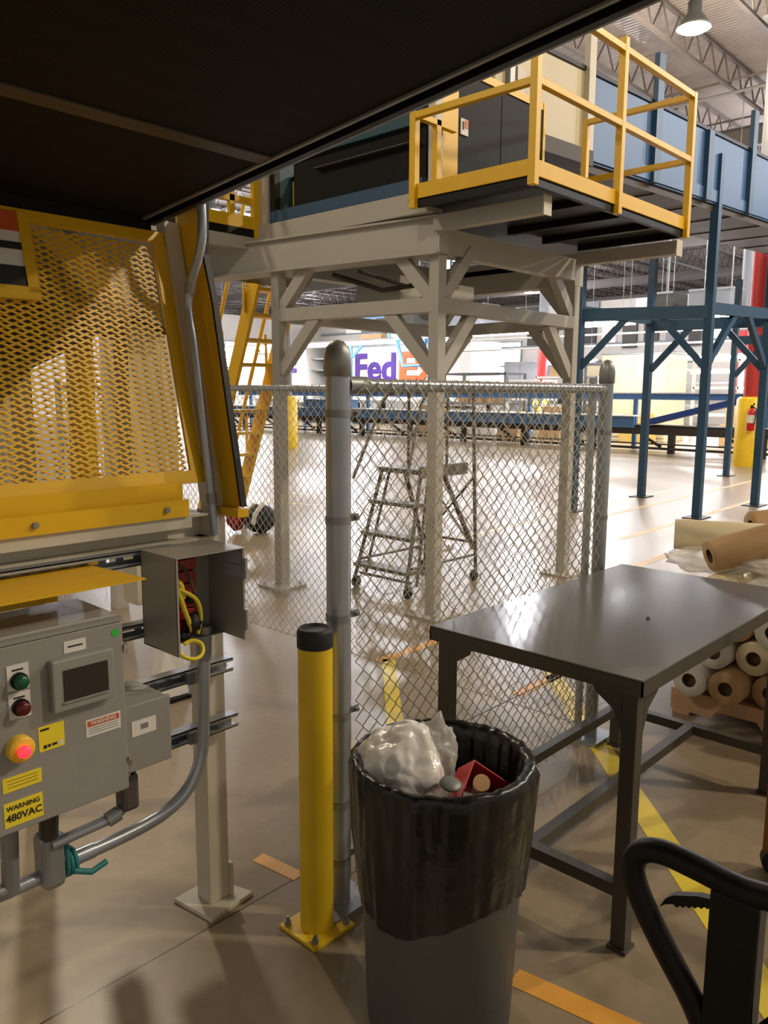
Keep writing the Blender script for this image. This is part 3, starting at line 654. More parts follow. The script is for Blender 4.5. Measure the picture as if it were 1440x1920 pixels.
# rear walkway at left
t = thing('rear_walkway', 'yellow railed walkway with black deck left of the conveyor housing', 'platform', (3.8, 6.2, 2.95))
MB().box(3.0, 4.46, 5.58, 5.60, 3.02, 3.12).build('toe_board', yellow, t)
MB().box(3.0, 4.46, 5.58, 7.9, 2.95, 3.02).box(4.46, 7.0, 6.6, 7.85, 2.95, 3.02).build('deck', black_metal, t)
MB().box(4.36, 4.46, 5.57, 5.62, 2.95, 3.9).build('rail_post', yellow, t)
for x in (3.62, 3.9, 4.16): MB().box(x - 0.025, x + 0.025, 5.60, 5.64, 3.1, 3.9).build('rail_post', yellow, t)
for z in (3.25, 3.45, 3.85): MB().box(3.0, 4.4, 5.60, 5.64, z - 0.025, z + 0.025).build('guard_rail', yellow, t)
for yy in (5.62, 7.8): MB().box(3.0, 3.1, yy, yy + 0.1, 0, 2.95).build('support_post', white_steel, t)

# ================================================================== YELLOW PLATFORM
t = thing('service_platform', 'yellow railed service platform cantilevered from the white frame', 'platform', (5.3, 3.2, 2.95))
PX0, PX1, PY0, PY1 = 4.23, 6.42, 2.76, 3.69
def bx(name, x0, x1, y0, y1, z0, z1, m=yellow): return MB().box(x0, x1, y0, y1, z0, z1).build(name, m, t, bevel=0.003)
bx('deck', PX0, PX1, PY0, PY1 + 0.05, 2.945, 2.965, black_metal)
bx('edge_channel', PX0, PX0 + 0.03, PY0, PY1, 2.90, 2.955, black_metal); bx('edge_channel', PX0, PX1, PY0, PY0 + 0.03, 2.90, 2.955, black_metal)
bx('edge_channel', PX1 - 0.03, PX1, PY0, PY1, 2.90, 2.955, black_metal)
for x in (4.9, 5.4, 5.9): bx('deck_joist', x, x + 0.05, PY0 + 0.03, PY1 + 0.05, 2.90, 2.945, black_metal)
bx('toe_board', PX0 - 0.012, PX0, PY0, PY1, 2.955, 3.05); bx('toe_board', PX0, PX1, PY0 - 0.012, PY0, 2.955, 3.05)
PO = 0.05
for (x, y, z1) in ((PX0, PY0, 3.97), (PX0, PY1, 3.50), (5.28, PY0, 4.02), (PX1, PY0, 3.97)):
    bx('rail_post', x - PO / 2 - 0.012, x + PO / 2 - 0.012, y - PO / 2 - 0.012, y + PO / 2 - 0.012, 2.895, z1)
bx('rail_post', PX1 - 0.03, PX1 + 0.02, PY1 - 0.05, PY1, 2.965, 3.97)
RT = 0.042
for z in (3.475, 3.945):
    bx('guard_rail', PX0 - 0.035, PX0 + 0.01, PY0, PY1, z - RT / 2, z + RT / 2)
    bx('guard_rail', PX0, PX1, PY0 - 0.035, PY0 + 0.01, z - RT / 2, z + RT / 2)
    bx('guard_rail', PX1 - 0.025, PX1 + 0.02, PY0, PY1, z - RT / 2, z + RT / 2)
bx('guard_rail', PX1 - 0.025, PX1 + 0.02, PY0, PY1, 3.0, 3.04); bx('guard_rail', PX0, PX0 + 0.4, PY1 - 0.045, PY1, 3.46, 3.50); bx('gate_post', PX0 + 0.18, PX0 + 0.23, PY1 - 0.045, PY1, 2.965, 3.50)
bx('guard_rail', 5.6, PX1, PY1 - 0.03, PY1 + 0.01, 3.0, 3.03)

# black doors over the platform
t = thing('access_doors', 'black double access doors in yellow frame behind the platform rail', 'door', (5.3, 3.78, 3.06))
MB().box(4.76, 5.30, 3.755, 3.775, 3.12, 3.93).build('door_leaf', black_panel, t); MB().box(5.31, 5.80, 3.755, 3.775, 3.12, 3.93).build('door_leaf', black_panel, t)
MB().box(4.56, 4.76, 3.74, 3.80, 3.06, 4.25).build('jamb', yellow, t); MB().box(4.76, 5.88, 3.745, 3.80, 3.93, 3.985).build('head_rail', yellow, t)
MB().box(5.80, 5.88, 3.75, 3.80, 3.12, 3.93).build('inner_jamb', black_metal, t); MB().box(5.87, 5.90, 3.74, 3.80, 3.06, 3.985).build('jamb', yellow, t)
MB().box(4.80, 4.885, 3.745, 3.755, 3.51, 3.62).build('warning_sticker', paper, t)
MB().box(4.845, 4.883, 3.743, 3.746, 3.56, 3.615).build('sticker_mark', label_orange, t)
MB().box(4.815, 4.835, 3.743, 3.746, 3.545, 3.60).build('sticker_mark', ink, t)
MB().box(4.46, 4.54, 3.70, 3.76, 3.055, 4.2).build('white_post', beige_steel, t)
# conveyor with cream and blue guards
def zb(x): return 3.98 + 0.045 * (x - 7.7)
t = thing('overhead_conveyor', 'overhead belt conveyor with blue ribbed side guards and brown underside', 'conveyor', (9.5, 4.8, 3.9))
GY = 4.28
def sl(name, x0, x1, y0, y1, a, b, m):  # slab following the gentle rise
    vs = [(x, y, zb(x) + h) for x in (x0, x1) for y in (y0, y1) for h in (a, b)]
    return MB().add(vs, [(0, 1, 3, 2), (4, 6, 7, 5), (0, 4, 5, 1), (2, 3, 7, 6), (0, 2, 6, 4), (1, 5, 7, 3)]).build(name, m, t)
sl('belt_pan', 6.0, 20.0, GY, 5.35, -0.10, 0.0, belt_brown)
for i in range(12): sl('pan_seam', 6.8 + i * 1.15, 6.83 + i * 1.15, GY + 0.01, 5.34, -0.112, -0.10, black_metal)
sl('cream_guard', 5.9, 7.45, GY - 0.03, GY, 0.0, 0.82, cream)
prev = 7.5
for i in range(9):
    sl('blue_guard', prev, prev + 1.44, GY - 0.03, GY, -0.02, 0.80, blue_panel)
    sl('guard_rib', prev + 1.35, prev + 1.50, GY - 0.09, GY - 0.03, -0.02, 1.32 if i % 2 == 0 else 0.80, blue_steel)
    prev += 1.48
sl('guard_cap', 5.9, 20, GY - 0.05, GY + 0.02, 0.80, 0.84, black_metal)
sl('bottom_flange', 7.5, 20, GY - 0.05, GY, 0.0, 0.14, blue_panel)
sl('far_guard', 6.0, 20, 5.32, 5.35, 0.0, 0.8, blue_panel)
sl('cream_post', 6.16, 6.28, GY - 0.08, GY - 0.03, 0.05, 0.55, beige_steel)
sl('cream_post', 7.36, 7.48, GY - 0.09, GY - 0.03, 0.0, 1.15, beige_steel); sl('cream_post', 6.05, 6.12, GY - 0.08, GY - 0.03, 0.0, 0.8, galv_dull)
sl('idler_frame', 6.0, 7.3, GY - 0.2, GY - 0.02, -0.12, 0.02, belt_brown)

# ================================================================== BLUE SUPPORT FRAMES
def blue_frame(x0, x1, top0, label, yb=5.9):
    t = thing('blue_frame', label, 'frame', (x0[0], 5, 0), 'blue frames under the overhead conveyor')
    def bm_(name, p, q, w, h=None): return MB().beam(p, q, w, h).build(name, blue_steel, t)
    for (x, y, z1) in ((x0[0], x0[1], top0), (x1[0], x1[1], 3.95)):
        bm_('post', (x, y, 0.012), (x, y, z1), 0.105); MB().box(x - 0.18, x + 0.18, y - 0.13, y + 0.13, 0, 0.014).build('base_plate', conv_dark, t)
    d = (Vector((x1[0], x1[1], 0)) - Vector((x0[0], x0[1], 0))).normalized()
    bm_('cross_beam', (x0[0], x0[1], 2.75), (x1[0], x1[1], 2.75), 0.09, 0.17)
    for p, s in ((x0, 1), (x1, -1)):
        q = Vector((p[0], p[1], 0)) + d * s * 0.62
        bm_('knee_brace', (p[0] + d.x * s * 0.04, p[1] + d.y * s * 0.04, 2.05), (q.x, q.y, 2.70), 0.07, 0.09)
    return t
f1 = blue_frame((10.85, 4.26), (10.2, 5.80), 4.72, 'nearest blue steel frame with knee braces left of the fence corner')
def rename_loc(t): pass
f2 = blue_frame((12.72, 4.12), (12.45, 5.82), 3.95, 'second blue steel frame at the right edge')
f3 = blue_frame((16.7, 4.2), (16.95, 6.1), 3.95, 'third blue steel frame beside the red column')
MB().beam((10.85, 4.26, 2.80), (12.72, 4.12, 2.85), 0.09, 0.15).build('tie_beam', blue_steel, f1)
MB().beam((10.2, 5.80, 2.80), (12.45, 5.82, 2.85), 0.09, 0.15).build('tie_beam', blue_steel, f1)
MB().beam((10.9, 4.26, 2.1), (11.6, 4.21, 2.76), 0.07, 0.09).build('knee_brace', blue_steel, f1); MB().beam((12.67, 4.12, 2.1), (12.0, 4.17, 2.78), 0.07, 0.09).build('knee_brace', blue_steel, f2)
MB().beam((12.72, 4.12, 2.85), (16.7, 4.2, 2.95), 0.09, 0.15).build('tie_beam', blue_steel, f2)

# ================================================================== STEP LADDER (behind the fence)
t = thing('rolling_ladder', 'grey rolling step ladder with platform behind the chain link', 'ladder', (5.1, 4.5, 0))
def lt(name, pts, r, m=ladder_grey): return MB().tube(pts, r, 8).build(name, m, t)
FY0, FY1 = 4.22, 4.82
for y, yt in ((FY0, 4.30), (FY1, 4.74)):
    lt('front_rail', [(4.80, y, 0.08), (5.06, yt, 1.02)], 0.016); lt('front_rail', [(4.93, y, 0.08), (5.16, yt, 1.02)], 0.013)
    lt('rear_leg', [(5.72, y - 0.02, 0.05), (5.72, yt - 0.03, 1.69)], 0.016)
    lt('rear_brace', [(5.35, yt, 1.0), (5.70, y, 0.30)], 0.022)
    lt('side_brace', [(4.86, y, 0.24), (5.70, y, 0.24)], 0.012)
    lt('hand_rail', [(4.78, y, 0.95), (5.05, yt, 1.58), (5.12, yt, 1.66), (5.3, yt, 1.68), (5.72, yt - 0.03, 1.68)], 0.014)
    lt('rail_post', [(5.40, yt, 1.02), (5.40, yt, 1.67)], 0.013)
for k, (z, x, w) in enumerate(((0.22, 4.86, 0.62), (0.49, 4.93, 0.57), (0.76, 5.0, 0.53))):
    MB().box(x - 0.07, x + 0.08, 4.52 - w / 2, 4.52 + w / 2, z - 0.03, z).build('step', ladder_grey, t)
MB().box(5.02, 5.66, 4.29, 4.75, 1.00, 1.04).box(5.02, 5.66, 4.27, 4.29, 0.97, 1.07).build('platform', ladder_grey, t)
lt('cross_bar', [(5.72, FY0, 0.35), (5.72, FY1, 0.35)], 0.012); lt('cross_bar', [(5.72, 4.28, 1.55), (5.72, 4.72, 1.55)], 0.012)
lt('cross_bar', [(4.86, FY0, 0.12), (4.86, FY1, 0.12)], 0.012); lt('diagonal_brace', [(5.70, FY0, 0.3), (5.70, FY1, 0.95)], 0.010); lt('diagonal_brace', [(5.70, FY1, 0.3), (5.70, FY0, 0.95)], 0.010)
for (x, y) in ((4.82, FY0), (4.82, FY1), (5.72, FY0), (5.72, FY1)):
    MB().cyl((x, y - 0.015, 0.045), (x, y + 0.015, 0.045), 0.045, 12).build('caster', black_rubber, t)
    MB().box(x - 0.02, x + 0.02, y - 0.025, y + 0.025, 0.06, 0.10).build('caster_fork', ladder_grey, t)

# ================================================================== CHAIN LINK FENCE
PL, PR = Vector((1.685, 1.765, 0)), Vector((3.44, 1.805, 0)); PLL = Vector((3.36, 7.2, 0))
t = thing('chain_link_fence', 'galvanized chain link fence corner with thick round end post', 'fence', (2.56, 1.78, 0))
b = MB().cyl(PL, PL + Vector((0, 0, 1.78)), 0.037, 24); b.build('terminal_post', galv, t, label='thick galvanized end post beside the yellow bollard')
cp = [(0.038, 1.725), (0.0425, 1.727), (0.0425, 1.775), (0.040, 1.793), (0.034, 1.813), (0.021, 1.828), (0.0, 1.834)]
MB().lathe(cp, PL, 20).build('post_cap', galv_dull, t)
MB().cyl(PR, PR + Vector((0, 0, 1.78)), 0.032, 20).build('corner_post', galv, t)
MB().lathe([(r * 0.87, z) for r, z in cp], PR, 20).build('post_cap', galv_dull, t)
MB().cyl(PR + Vector((-0.075, 0.03, 0)), PR + Vector((-0.075, 0.03, 1.75)), 0.018, 12).build('gate_post', galv, t)
for p in (PL, PR): MB().cbox(p + Vector((0, 0, 0.008)), 0.2, 0.16, 0.016).build('base_plate', galv, t)
MB().cyl(PLL, PLL + Vector((0, 0, 1.78)), 0.03, 16).build('line_post', galv, t)
for yy in (4.45,): pass
RZ = 1.70
MB().cyl(PL + Vector((0.03, 0, RZ)), PR + Vector((-0.02, 0, RZ)), 0.021, 14).build('top_rail', galv, t)
MB().cyl(PR + Vector((0, 0.03, RZ)), PLL + Vector((0, 0, RZ)), 0.021, 14).build('top_rail', galv, t)
MB().lathe([(0.027, 0), (0.027, 0.09)], PL + Vector((0.035, 0, RZ)), 14, (1, 0.02, 0)).build('rail_cup', galv_dull, t)
MB().cyl(PL + Vector((0.055, 0.01, 0.06)), PL + Vector((0.055, 0.01, RZ - 0.02)), 0.008, 8).build('tension_bar', galv_dull, t)
for z in (1.615, 1.29, 0.98, 0.66, 0.36, 0.16):
    b = MB().lathe([(0.0395, -0.011), (0.0395, 0.011)], PL + Vector((0, 0, z)), 24); b.box(PL.x + 0.03, PL.x + 0.085, PL.y - 0.006, PL.y + 0.014, z - 0.011, z + 0.011)
    tb = b.build('tension_band', galv_dull, t)
    MB().cyl(PL + Vector((0.07, -0.02, z)), PL + Vector((0.07, 0.03, z)), 0.007, 8).build('band_bolt', galv_dull, tb)
for z in (1.5, 1.1, 0.7, 0.35):
    MB().lathe([(0.034, -0.011), (0.034, 0.011)], PR + Vector((0, 0, z)), 20).build('tension_band', galv_dull, t)
MB().cyl(PL + Vector((0.05, 0.01, 0.07)), PR + Vector((0, 0, 0.07)), 0.0025, 6).cyl(PL + Vector((0.05, 0.01, 0.42)), PR + Vector((0, 0, 0.40)), 0.0022, 6).build('tension_wire', galv_dull, t)
MB().cyl(PR + Vector((0, 0, 0.05)), PLL + Vector((0, 0, 0.05)), 0.0025, 6).build('tension_wire', galv_dull, t)
def chain(p, q, z0, z1, name):
    d = (q - p); L = d.length; d.normalize(); nrm = Vector((-d.y, d.x, 0)); w = 0.0325; n = int(L / w); m = int((z1 - z0) / w); b = MB()
    for k in range(n):
        pts = []
        for j in range(m + 1):
            left = (j + k) % 2 == 0
            u = k * w if left else (k + 1) * w
            pts.append(p + d * u + nrm * (0.0028 if left else -0.0028) + Vector((0, 0, z0 + j * w)))
        # knuckle above the rail
        b.tube(pts, 0.0023, 5, False)
        kp = p + d * ((k + 0.5) * w) + Vector((0, 0, z0 + m * w))
        if (k + m) % 2 == 0: b.tube([kp - d * 0.5 * w, kp - d * 0.12 * w + Vector((0, 0, 0.018)) + nrm * 0.004, kp + d * 0.12 * w + Vector((0, 0, 0.018)) - nrm * 0.004, kp + d * 0.5 * w], 0.0021, 5, False)
    return b.build(name, galv_wire, t, kind='stuff')
chain(PL + Vector((0.055, -0.025, 0)), PR + Vector((-0.04, -0.025, 0)), 0.045, 1.72, 'chain_mesh')
chain(PR + Vector((-0.024, 0.04, 0)), PLL + Vector((-0.024, 0, 0)), 0.045, 1.71, 'chain_mesh')

# ================================================================== BOLLARD
t = thing('bollard', 'yellow steel bollard with black cap on a bolted base plate', 'bollard', (1.553, 1.728, 0))
bxc, byc = 1.553, 1.728
bpl = MB().box(bxc - 0.085, bxc + 0.085, byc - 0.085, byc + 0.085, 0, 0.012).build('base_plate', yellow_b, t, bevel=0.002)
for sx in (-0.065, 0.065):
    for sy in (-0.065, 0.065): MB().cyl((bxc + sx, byc + sy, 0.012), (bxc + sx, byc + sy, 0.026), 0.011, 6).cyl((bxc + sx, byc + sy, 0.026), (bxc + sx, byc + sy, 0.04), 0.006, 6).build('anchor_bolt', galv_dull, bpl)
MB().cyl((bxc, byc, 0.012), (bxc, byc, 0.93), 0.0525, 32).build('post', yellow_b, t)
MB().lathe([(0.0545, 0.925), (0.0545, 0.972), (0.050, 0.982), (0.044, 0.984), (0.042, 0.976), (0.0, 0.978)], (bxc, byc, 0), 32).build('cap', black_rubber, t)

# ================================================================== TABLE
t = thing('steel_table', 'grey steel work table with gusseted legs beside the fence', 'table', (2.8, 1.34, 0))
TX0, TX1, TY0, TY1, TZ = 2.10, 3.54, 0.945, 1.735, 0.87
MB().box(TX0, TX1, TY0, TY1, TZ - 0.006, TZ).build('tabletop', table_top_m, t, bevel=0.003)
MB().box(TX0, TX1, TY0, TY0 + 0.005, TZ - 0.05, TZ - 0.006).box(TX0, TX1, TY1 - 0.005, TY1, TZ - 0.05, TZ - 0.006).box(TX0, TX0 + 0.005, TY0, TY1, TZ - 0.05, TZ - 0.006).box(TX1 - 0.005, TX1, TY0, TY1, TZ - 0.05, TZ - 0.006).build('apron', table_leg_m, t)
for (x, y, sx, sy) in ((TX0 + 0.03, TY0 + 0.04, 1, 1), (TX0 + 0.03, TY1 - 0.06, 1, -1), (TX1 - 0.09, TY0 + 0.04, -1, 1), (TX1 - 0.09, TY1 - 0.06, -1, -1)):
    b = MB().box(x - 0.024, x + 0.024, y - 0.024, y + 0.024, 0.012, TZ - 0.05)
    b.build('leg', table_leg_m, t, bevel=0.003)
    MB().box(x - 0.031, x + 0.031, y - 0.031, y + 0.031, 0, 0.012).build('foot_plate', table_leg_m, t)
    yy = y - 0.024 if sy > 0 else y + 0.024
    MB().prism([(x + sx * 0.024, yy, TZ - 0.05), (x + sx * 0.12, yy, TZ - 0.05), (x + sx * 0.11, yy, TZ - 0.07), (x + sx * 0.05, yy, TZ - 0.11), (x + sx * 0.024, yy, TZ - 0.17)], (0, 0.004, 0)).build('gusset', table_leg_m, t)
    xx = x - 0.024 if sx > 0 else x + 0.024
    MB().prism([(xx, y + sy * 0.024, TZ - 0.05), (xx, y + sy * 0.12, TZ - 0.05), (xx, y + sy * 0.11, TZ - 0.07), (xx, y + sy * 0.05, TZ - 0.11), (xx, y + sy * 0.024, TZ - 0.17)], (0.004, 0, 0)).build('gusset', table_leg_m, t)
LZ = 0.19
for x in (TX0 + 0.03, TX1 - 0.09): MB().box(x - 0.02, x + 0.02, TY0 + 0.06, TY1 - 0.08, LZ - 0.02, LZ + 0.02).build('end_stretcher', table_leg_m, t)
MB().box(TX0 + 0.05, TX1 - 0.11, TY1 - 0.085, TY1 - 0.045, LZ - 0.02, LZ + 0.02).build('long_stretcher', table_leg_m, t)
MB().box(TX0 + 0.05, TX1 - 0.11, 1.30, 1.34, LZ - 0.02, LZ + 0.02).build('long_stretcher', table_leg_m, t)
o = MB().blob((2.72, 1.22, TZ + 0.004), 0.012, 0.006, 0.004, 0.4, 3, 2, 4).build('debris_chip', black_rubber); tag(o, 'tiny dark chip lying on the steel table top', 'debris')

# ================================================================== RUBBISH BIN
BC = Vector((1.55, 1.23, 0))
t = thing('rubbish_bin', 'grey round plastic rubbish bin with black liner bag', 'bin', tuple(BC))
MB().lathe([(0.0, 0.0), (0.182, 0.0), (0.194, 0.012), (0.224, 0.70), (0.228, 0.71), (0.228, 0.722), (0.220, 0.722), (0.216, 0.70), (0.17, 0.03), (0.0, 0.03)], BC, 48).build('bin_body', bin_grey, t)
def liner():
    b = MB(); n = 144; prof = []
    def hem(a): return 0.385 + 0.035 * math.sin(a * 1 + 2.6) + 0.018 * math.sin(a * 3 + 1.0) + 0.010 * noise.noise(Vector((math.cos(a) * 3, math.sin(a) * 3, 1)))
    rows_out = 16; rows_in = 10; vs = []
    for i in range(rows_out + rows_in + 5):
        for j in range(n):
            a = 2 * math.pi * j / n; ca, sa = math.cos(a), math.sin(a)
            if i < rows_out:
                f = i / (rows_out - 1.0); z = hem(a) + (0.725 - hem(a)) * f
                r = 0.193 + (0.226 - 0.193) * z / 0.7 + 0.006 + 0.004 * (1 - abs(f - 0.5) * 2) 
                w = noise.noise(Vector((ca * 7, sa * 7, z * 2.2))) * 0.010 + abs(noise.noise(Vector((ca * 16, sa * 16, z * 3 + 4)))) * 0.012 * f
                w += 0.010 * f * f * abs(math.sin(a * 13 + 3 * noise.noise(Vector((ca * 2, sa * 2, z * 3))))) * (0.5 + 0.5 * noise.noise(Vector((ca * 3, sa * 3, 9))))
                r += w + 0.004
            elif i < rows_out + 5:
                g = (i - rows_out + 1) / 5.0; r = 0.246 - 0.038 * g; z = 0.735 + 0.012 * math.sin(g * math.pi) + 0.006 * noise.noise(Vector((ca * 12, sa * 12, 2)))
                r += 0.005 * noise.noise(Vector((ca * 14, sa * 14, 7)))
            else:
                g = (i - rows_out - 4) / rows_in; z = 0.735 - 0.36 * g; r = 0.208 - 0.03 * g + 0.010 * noise.noise(Vector((ca * 10, sa * 10, z * 4))) 
            vs.append((BC.x + r * ca, BC.y + r * sa, z))
    nr = rows_out + rows_in + 5
    fs = [(i * n + j, i * n + (j + 1) % n, (i + 1) * n + (j + 1) % n, (i + 1) * n + j) for i in range(nr - 1) for j in range(n)]
    b.add(vs, fs, True)
    c0 = len(b.v); b.v.append(Vector((BC.x, BC.y, 0.37))); k0 = (nr - 1) * n
    for j in range(n): b.f.append((k0 + j, k0 + (j + 1) % n, c0)); b.sm.append(True)
    return b
o = liner().build('bin_liner', liner_black, t)
# contents
o = MB().blob((1.472, 1.312, 0.70), 0.118, 0.118, 0.125, 0.34, 1.7, 5, 11).build('white_bag', bag_white); tag(o, 'crumpled white plastic bag in the bin at left', 'plastic bag')
o = MB().blob((1.588, 1.30, 0.672), 0.085, 0.055, 0.125, 0.5, 2.4, 5, 21).build('clear_bag', clear_film); tag(o, 'clear plastic wrapper standing at the back of the bin', 'plastic bag')
t = thing('red_box', 'open red box tipped into the rubbish bin', 'box', (1.612, 1.145, 0.68))
bA = Vector((1.560, 1.125, 0.752)); e1 = Vector((0.683, -0.731, 0)) * 0.108 + Vector((0, 0, -1)) * 0.075; e1 = e1.normalized() * 0.128
e2 = Vector((-0.52, -0.36, -0.62)); e2 = (e2 - e1 * e2.dot(e1) / e1.dot(e1)).normalized() * 0.16; bn = e1.cross(e2).normalized()
if bn.z < 0: bn = -bn
bA = bA + Vector((0.03, 0.03, -0.012))
def panel(o, a, c, th=0.003):
    n = a.cross(c).normalized() * th
    return MB().add([o, o + a, o + a + c, o + c, o + n, o + a + n, o + a + c + n, o + c + n], [(0, 3, 2, 1), (4, 5, 6, 7), (0, 1, 5, 4), (1, 2, 6, 5), (2, 3, 7, 6), (3, 0, 4, 7)])
dp = -bn * 0.085
panel(bA + dp, e1, e2).build('bottom', red_gloss, t)
for o_, a_ in ((bA, e1), (bA, e2), (bA + e2, e1), (bA + e1, e2)): panel(o_ + dp, a_, -dp).build('side', red_gloss, t)
t = thing('pill_bottle', 'small bottle with peach cap beside the red box in the bin', 'bottle', (1.535, 1.115, 0.70))
MB().cyl((1.57, 1.125, 0.675), (1.535, 1.095, 0.715), 0.019, 18).build('bottle_body', grey_plastic, t); MB().cyl((1.535, 1.095, 0.715), (1.523, 1.085, 0.728), 0.021, 20).build('cap', peach, t)
o = MB().lathe([(0, 0.0), (0.026, 0.0), (0.028, 0.003), (0.026, 0.008), (0.0, 0.008)], (1.468, 1.140, 0.722), 24, (-0.05, -0.25, 1)).build('cup_lid', grey_plastic); tag(o, 'grey round cup lid near the front rim of the bin', 'lid')
o = MB().blob((1.55, 1.21, 0.61), 0.12, 0.12, 0.05, 0.35, 3, 4, 31).build('crumpled_wrap', clear_film); tag(o, 'crumpled clear wrap under the other rubbish in the bin', 'plastic bag')

# ================================================================== PALLET WITH ROLLS
t = thing('wooden_pallet', 'wooden pallet on the floor beyond the table', 'pallet', (4.6, 1.05, 0))
for i in range(7):
    x = 4.04 + i * 0.185
    MB().box(x, x + 0.10, 0.42, 1.66, 0.115, 0.133).build('deck_board', wood, t)
for x in (4.04, 4.62, 5.2): 
    MB().prism([(x, 0.42, 0.02), (x, 0.42, 0.115), (x, 1.66, 0.115), (x, 1.66, 0.02), (x, 1.45, 0.02), (x, 1.42, 0.06), (x, 1.22, 0.06), (x, 1.19, 0.02), (x, 0.89, 0.02), (x, 0.86, 0.06), (x, 0.66, 0.06), (x, 0.63, 0.02)], (0.04, 0, 0)).build('stringer', wood, t)
for y in (0.45, 1.0, 1.56): MB().box(4.04, 5.24, y, y + 0.09, 0.0, 0.02).build('bottom_board', wood, t)
def roll(p, q, r, m, label, core=True):
    p, q = Vector(p), Vector(q); d = (q - p); L = d.length
    t = thing('film_roll', label, 'roll', tuple(p), 'rolls stacked on the pallet')
    wr = MB().lathe([(0.036, 0.0), (r - 0.004, 0.0), (r, 0.006), (r, L - 0.006), (r - 0.004, L), (0.036, L)], p, 22, d).build('wrapped_roll', m, t)
    MB().lathe([(0.036, 0.004), (0.036, L - 0.004)], p, 14, d).lathe([(0.0, 0.03), (0.036, 0.03)], p, 14, d).build('core_tube', core_brown, wr)
    return t
ords = ['rightmost', 'second from the right', 'third from the right', 'fourth from the right', 'fifth from the right', 'leftmost']
lay = ['bottom layer', 'second layer', 'third layer', 'fourth layer']
r = 0.088
for L_ in range(4):
    z = 0.133 + r + L_ * 0.158; off = 0.0 if L_ % 2 == 0 else 0.09
    for k in range(6 if L_ % 2 == 0 else 5):
        y = 0.62 + k * 0.184 + off; jx = rng.uniform(-0.05, 0.05)
        m = [kraft, kraft, film_white][(k + L_) % 3] if L_ == 0 else [film_white, film_white, kraft, film_cream][(k * 2 + L_) % 4]
        kind = 'kraft' if m is kraft else ('cream film' if m is film_cream else 'white film')
        roll((4.0 + jx, y, z), (5.25 + jx, y, z), r, m, '%s roll in the pallet stack, %s, %s' % (kind, lay[L_], ords[k]))
roll((4.36, 1.83, 0.90), (4.95, 0.45, 0.90), 0.086, film_cream, 'cream wrapped roll lying across the top of the pallet stack')
roll((4.02, 1.50, 0.87), (5.0, 0.50, 1.25), 0.085, kraft, 'tan roll slanting across the top of the pallet stack')
roll((4.75, 1.55, 0.93), (5.6, 0.75, 1.08), 0.085, kraft, 'tan roll behind the others on top of the pallet stack')
o = MB().blob((4.22, 1.58, 0.80), 0.17, 0.22, 0.055, 0.55, 2.6, 4, 5).build('plastic_sheet', clear_film); tag(o, 'crumpled clear plastic sheet on the left of the pallet stack', 'plastic sheet')
o = MB().blob((4.16, 1.15, 0.84), 0.14, 0.28, 0.05, 0.55, 2.6, 4, 15).build('plastic_sheet', clear_film); tag(o, 'crumpled clear plastic sheet in the middle of the pallet stack', 'plastic sheet')

# ================================================================== PALLET JACK (handle in the foreground)
t = thing('pallet_jack', 'black pallet jack with loop handle in the near right corner', 'pallet jack', (1.0, 0.306, 0))
HX = 0.992; cy = 0.306
def arc(): 
    pts = []
    pts.append((HX, 0.268, 0.70))
    return pts
loop = [(HX + 0.01, cy + 0.018, 0.80), (HX, cy + 0.045, 0.87), (HX - 0.008, cy + 0.085, 0.935), (HX - 0.012, cy + 0.115, 0.985), (HX - 0.012, cy + 0.132, 1.02), (HX - 0.012, cy + 0.134, 1.045), (HX - 0.010, cy + 0.122, 1.064), (HX - 0.008, cy + 0.095, 1.072), (HX - 0.005, cy + 0.05, 1.068), (HX, cy, 1.06)]
lp2 = [(x, 2 * cy - y, z) for x, y, z in loop][::-1]
MB().stube(loop + lp2[1:], 0.0165, 16).build('loop_handle', black_metal, t)
MB().box(HX - 0.012, HX + 0.022, cy - 0.031, cy + 0.031, 0.30, 1.05).build('shaft', black_metal, t, bevel=0.004)
b = MB(); pr = []
lev = [(HX, cy + 0.03, 1.000), (HX, cy + 0.05, 1.004), (HX, cy + 0.082, 1.004), (HX, cy + 0.092, 0.999), (HX, cy + 0.100, 0.986), (HX, cy + 0.092, 0.990), (HX, cy + 0.082, 0.991)]
for k in range(6): lev += [(HX, cy + 0.076 - k * 0.008, 0.986), (HX, cy + 0.072 - k * 0.008, 0.989)]
lev += [(HX, cy + 0.03, 0.984)]
lev = [(x, y, z + (cy + 0.1 - y) * 0.42) for x, y, z in lev]
MB().prism(lev, (0.012, 0, 0)).build('release_lever', black_metal, t)
MB().box(HX - 0.05, HX + 0.05, cy - 0.06, cy + 0.06, 0.12, 0.34).build('pump_body', black_metal, t, bevel=0.01)
for s in (-0.05, 0.05): MB().cyl((HX, cy + s - 0.02, 0.085), (HX, cy + s + 0.02, 0.085), 0.085, 20).build('steer_wheel', black_rubber, t)
for s in (-0.2, 0.2): MB().box(HX - 1.25, HX - 0.05, cy + s - 0.075, cy + s + 0.075, 0.05, 0.11).build('fork', black_metal, t, bevel=0.01)
MB().box(HX - 0.2, HX - 0.05, cy - 0.28, cy + 0.28, 0.11, 0.2).build('fork_carriage', black_metal, t)
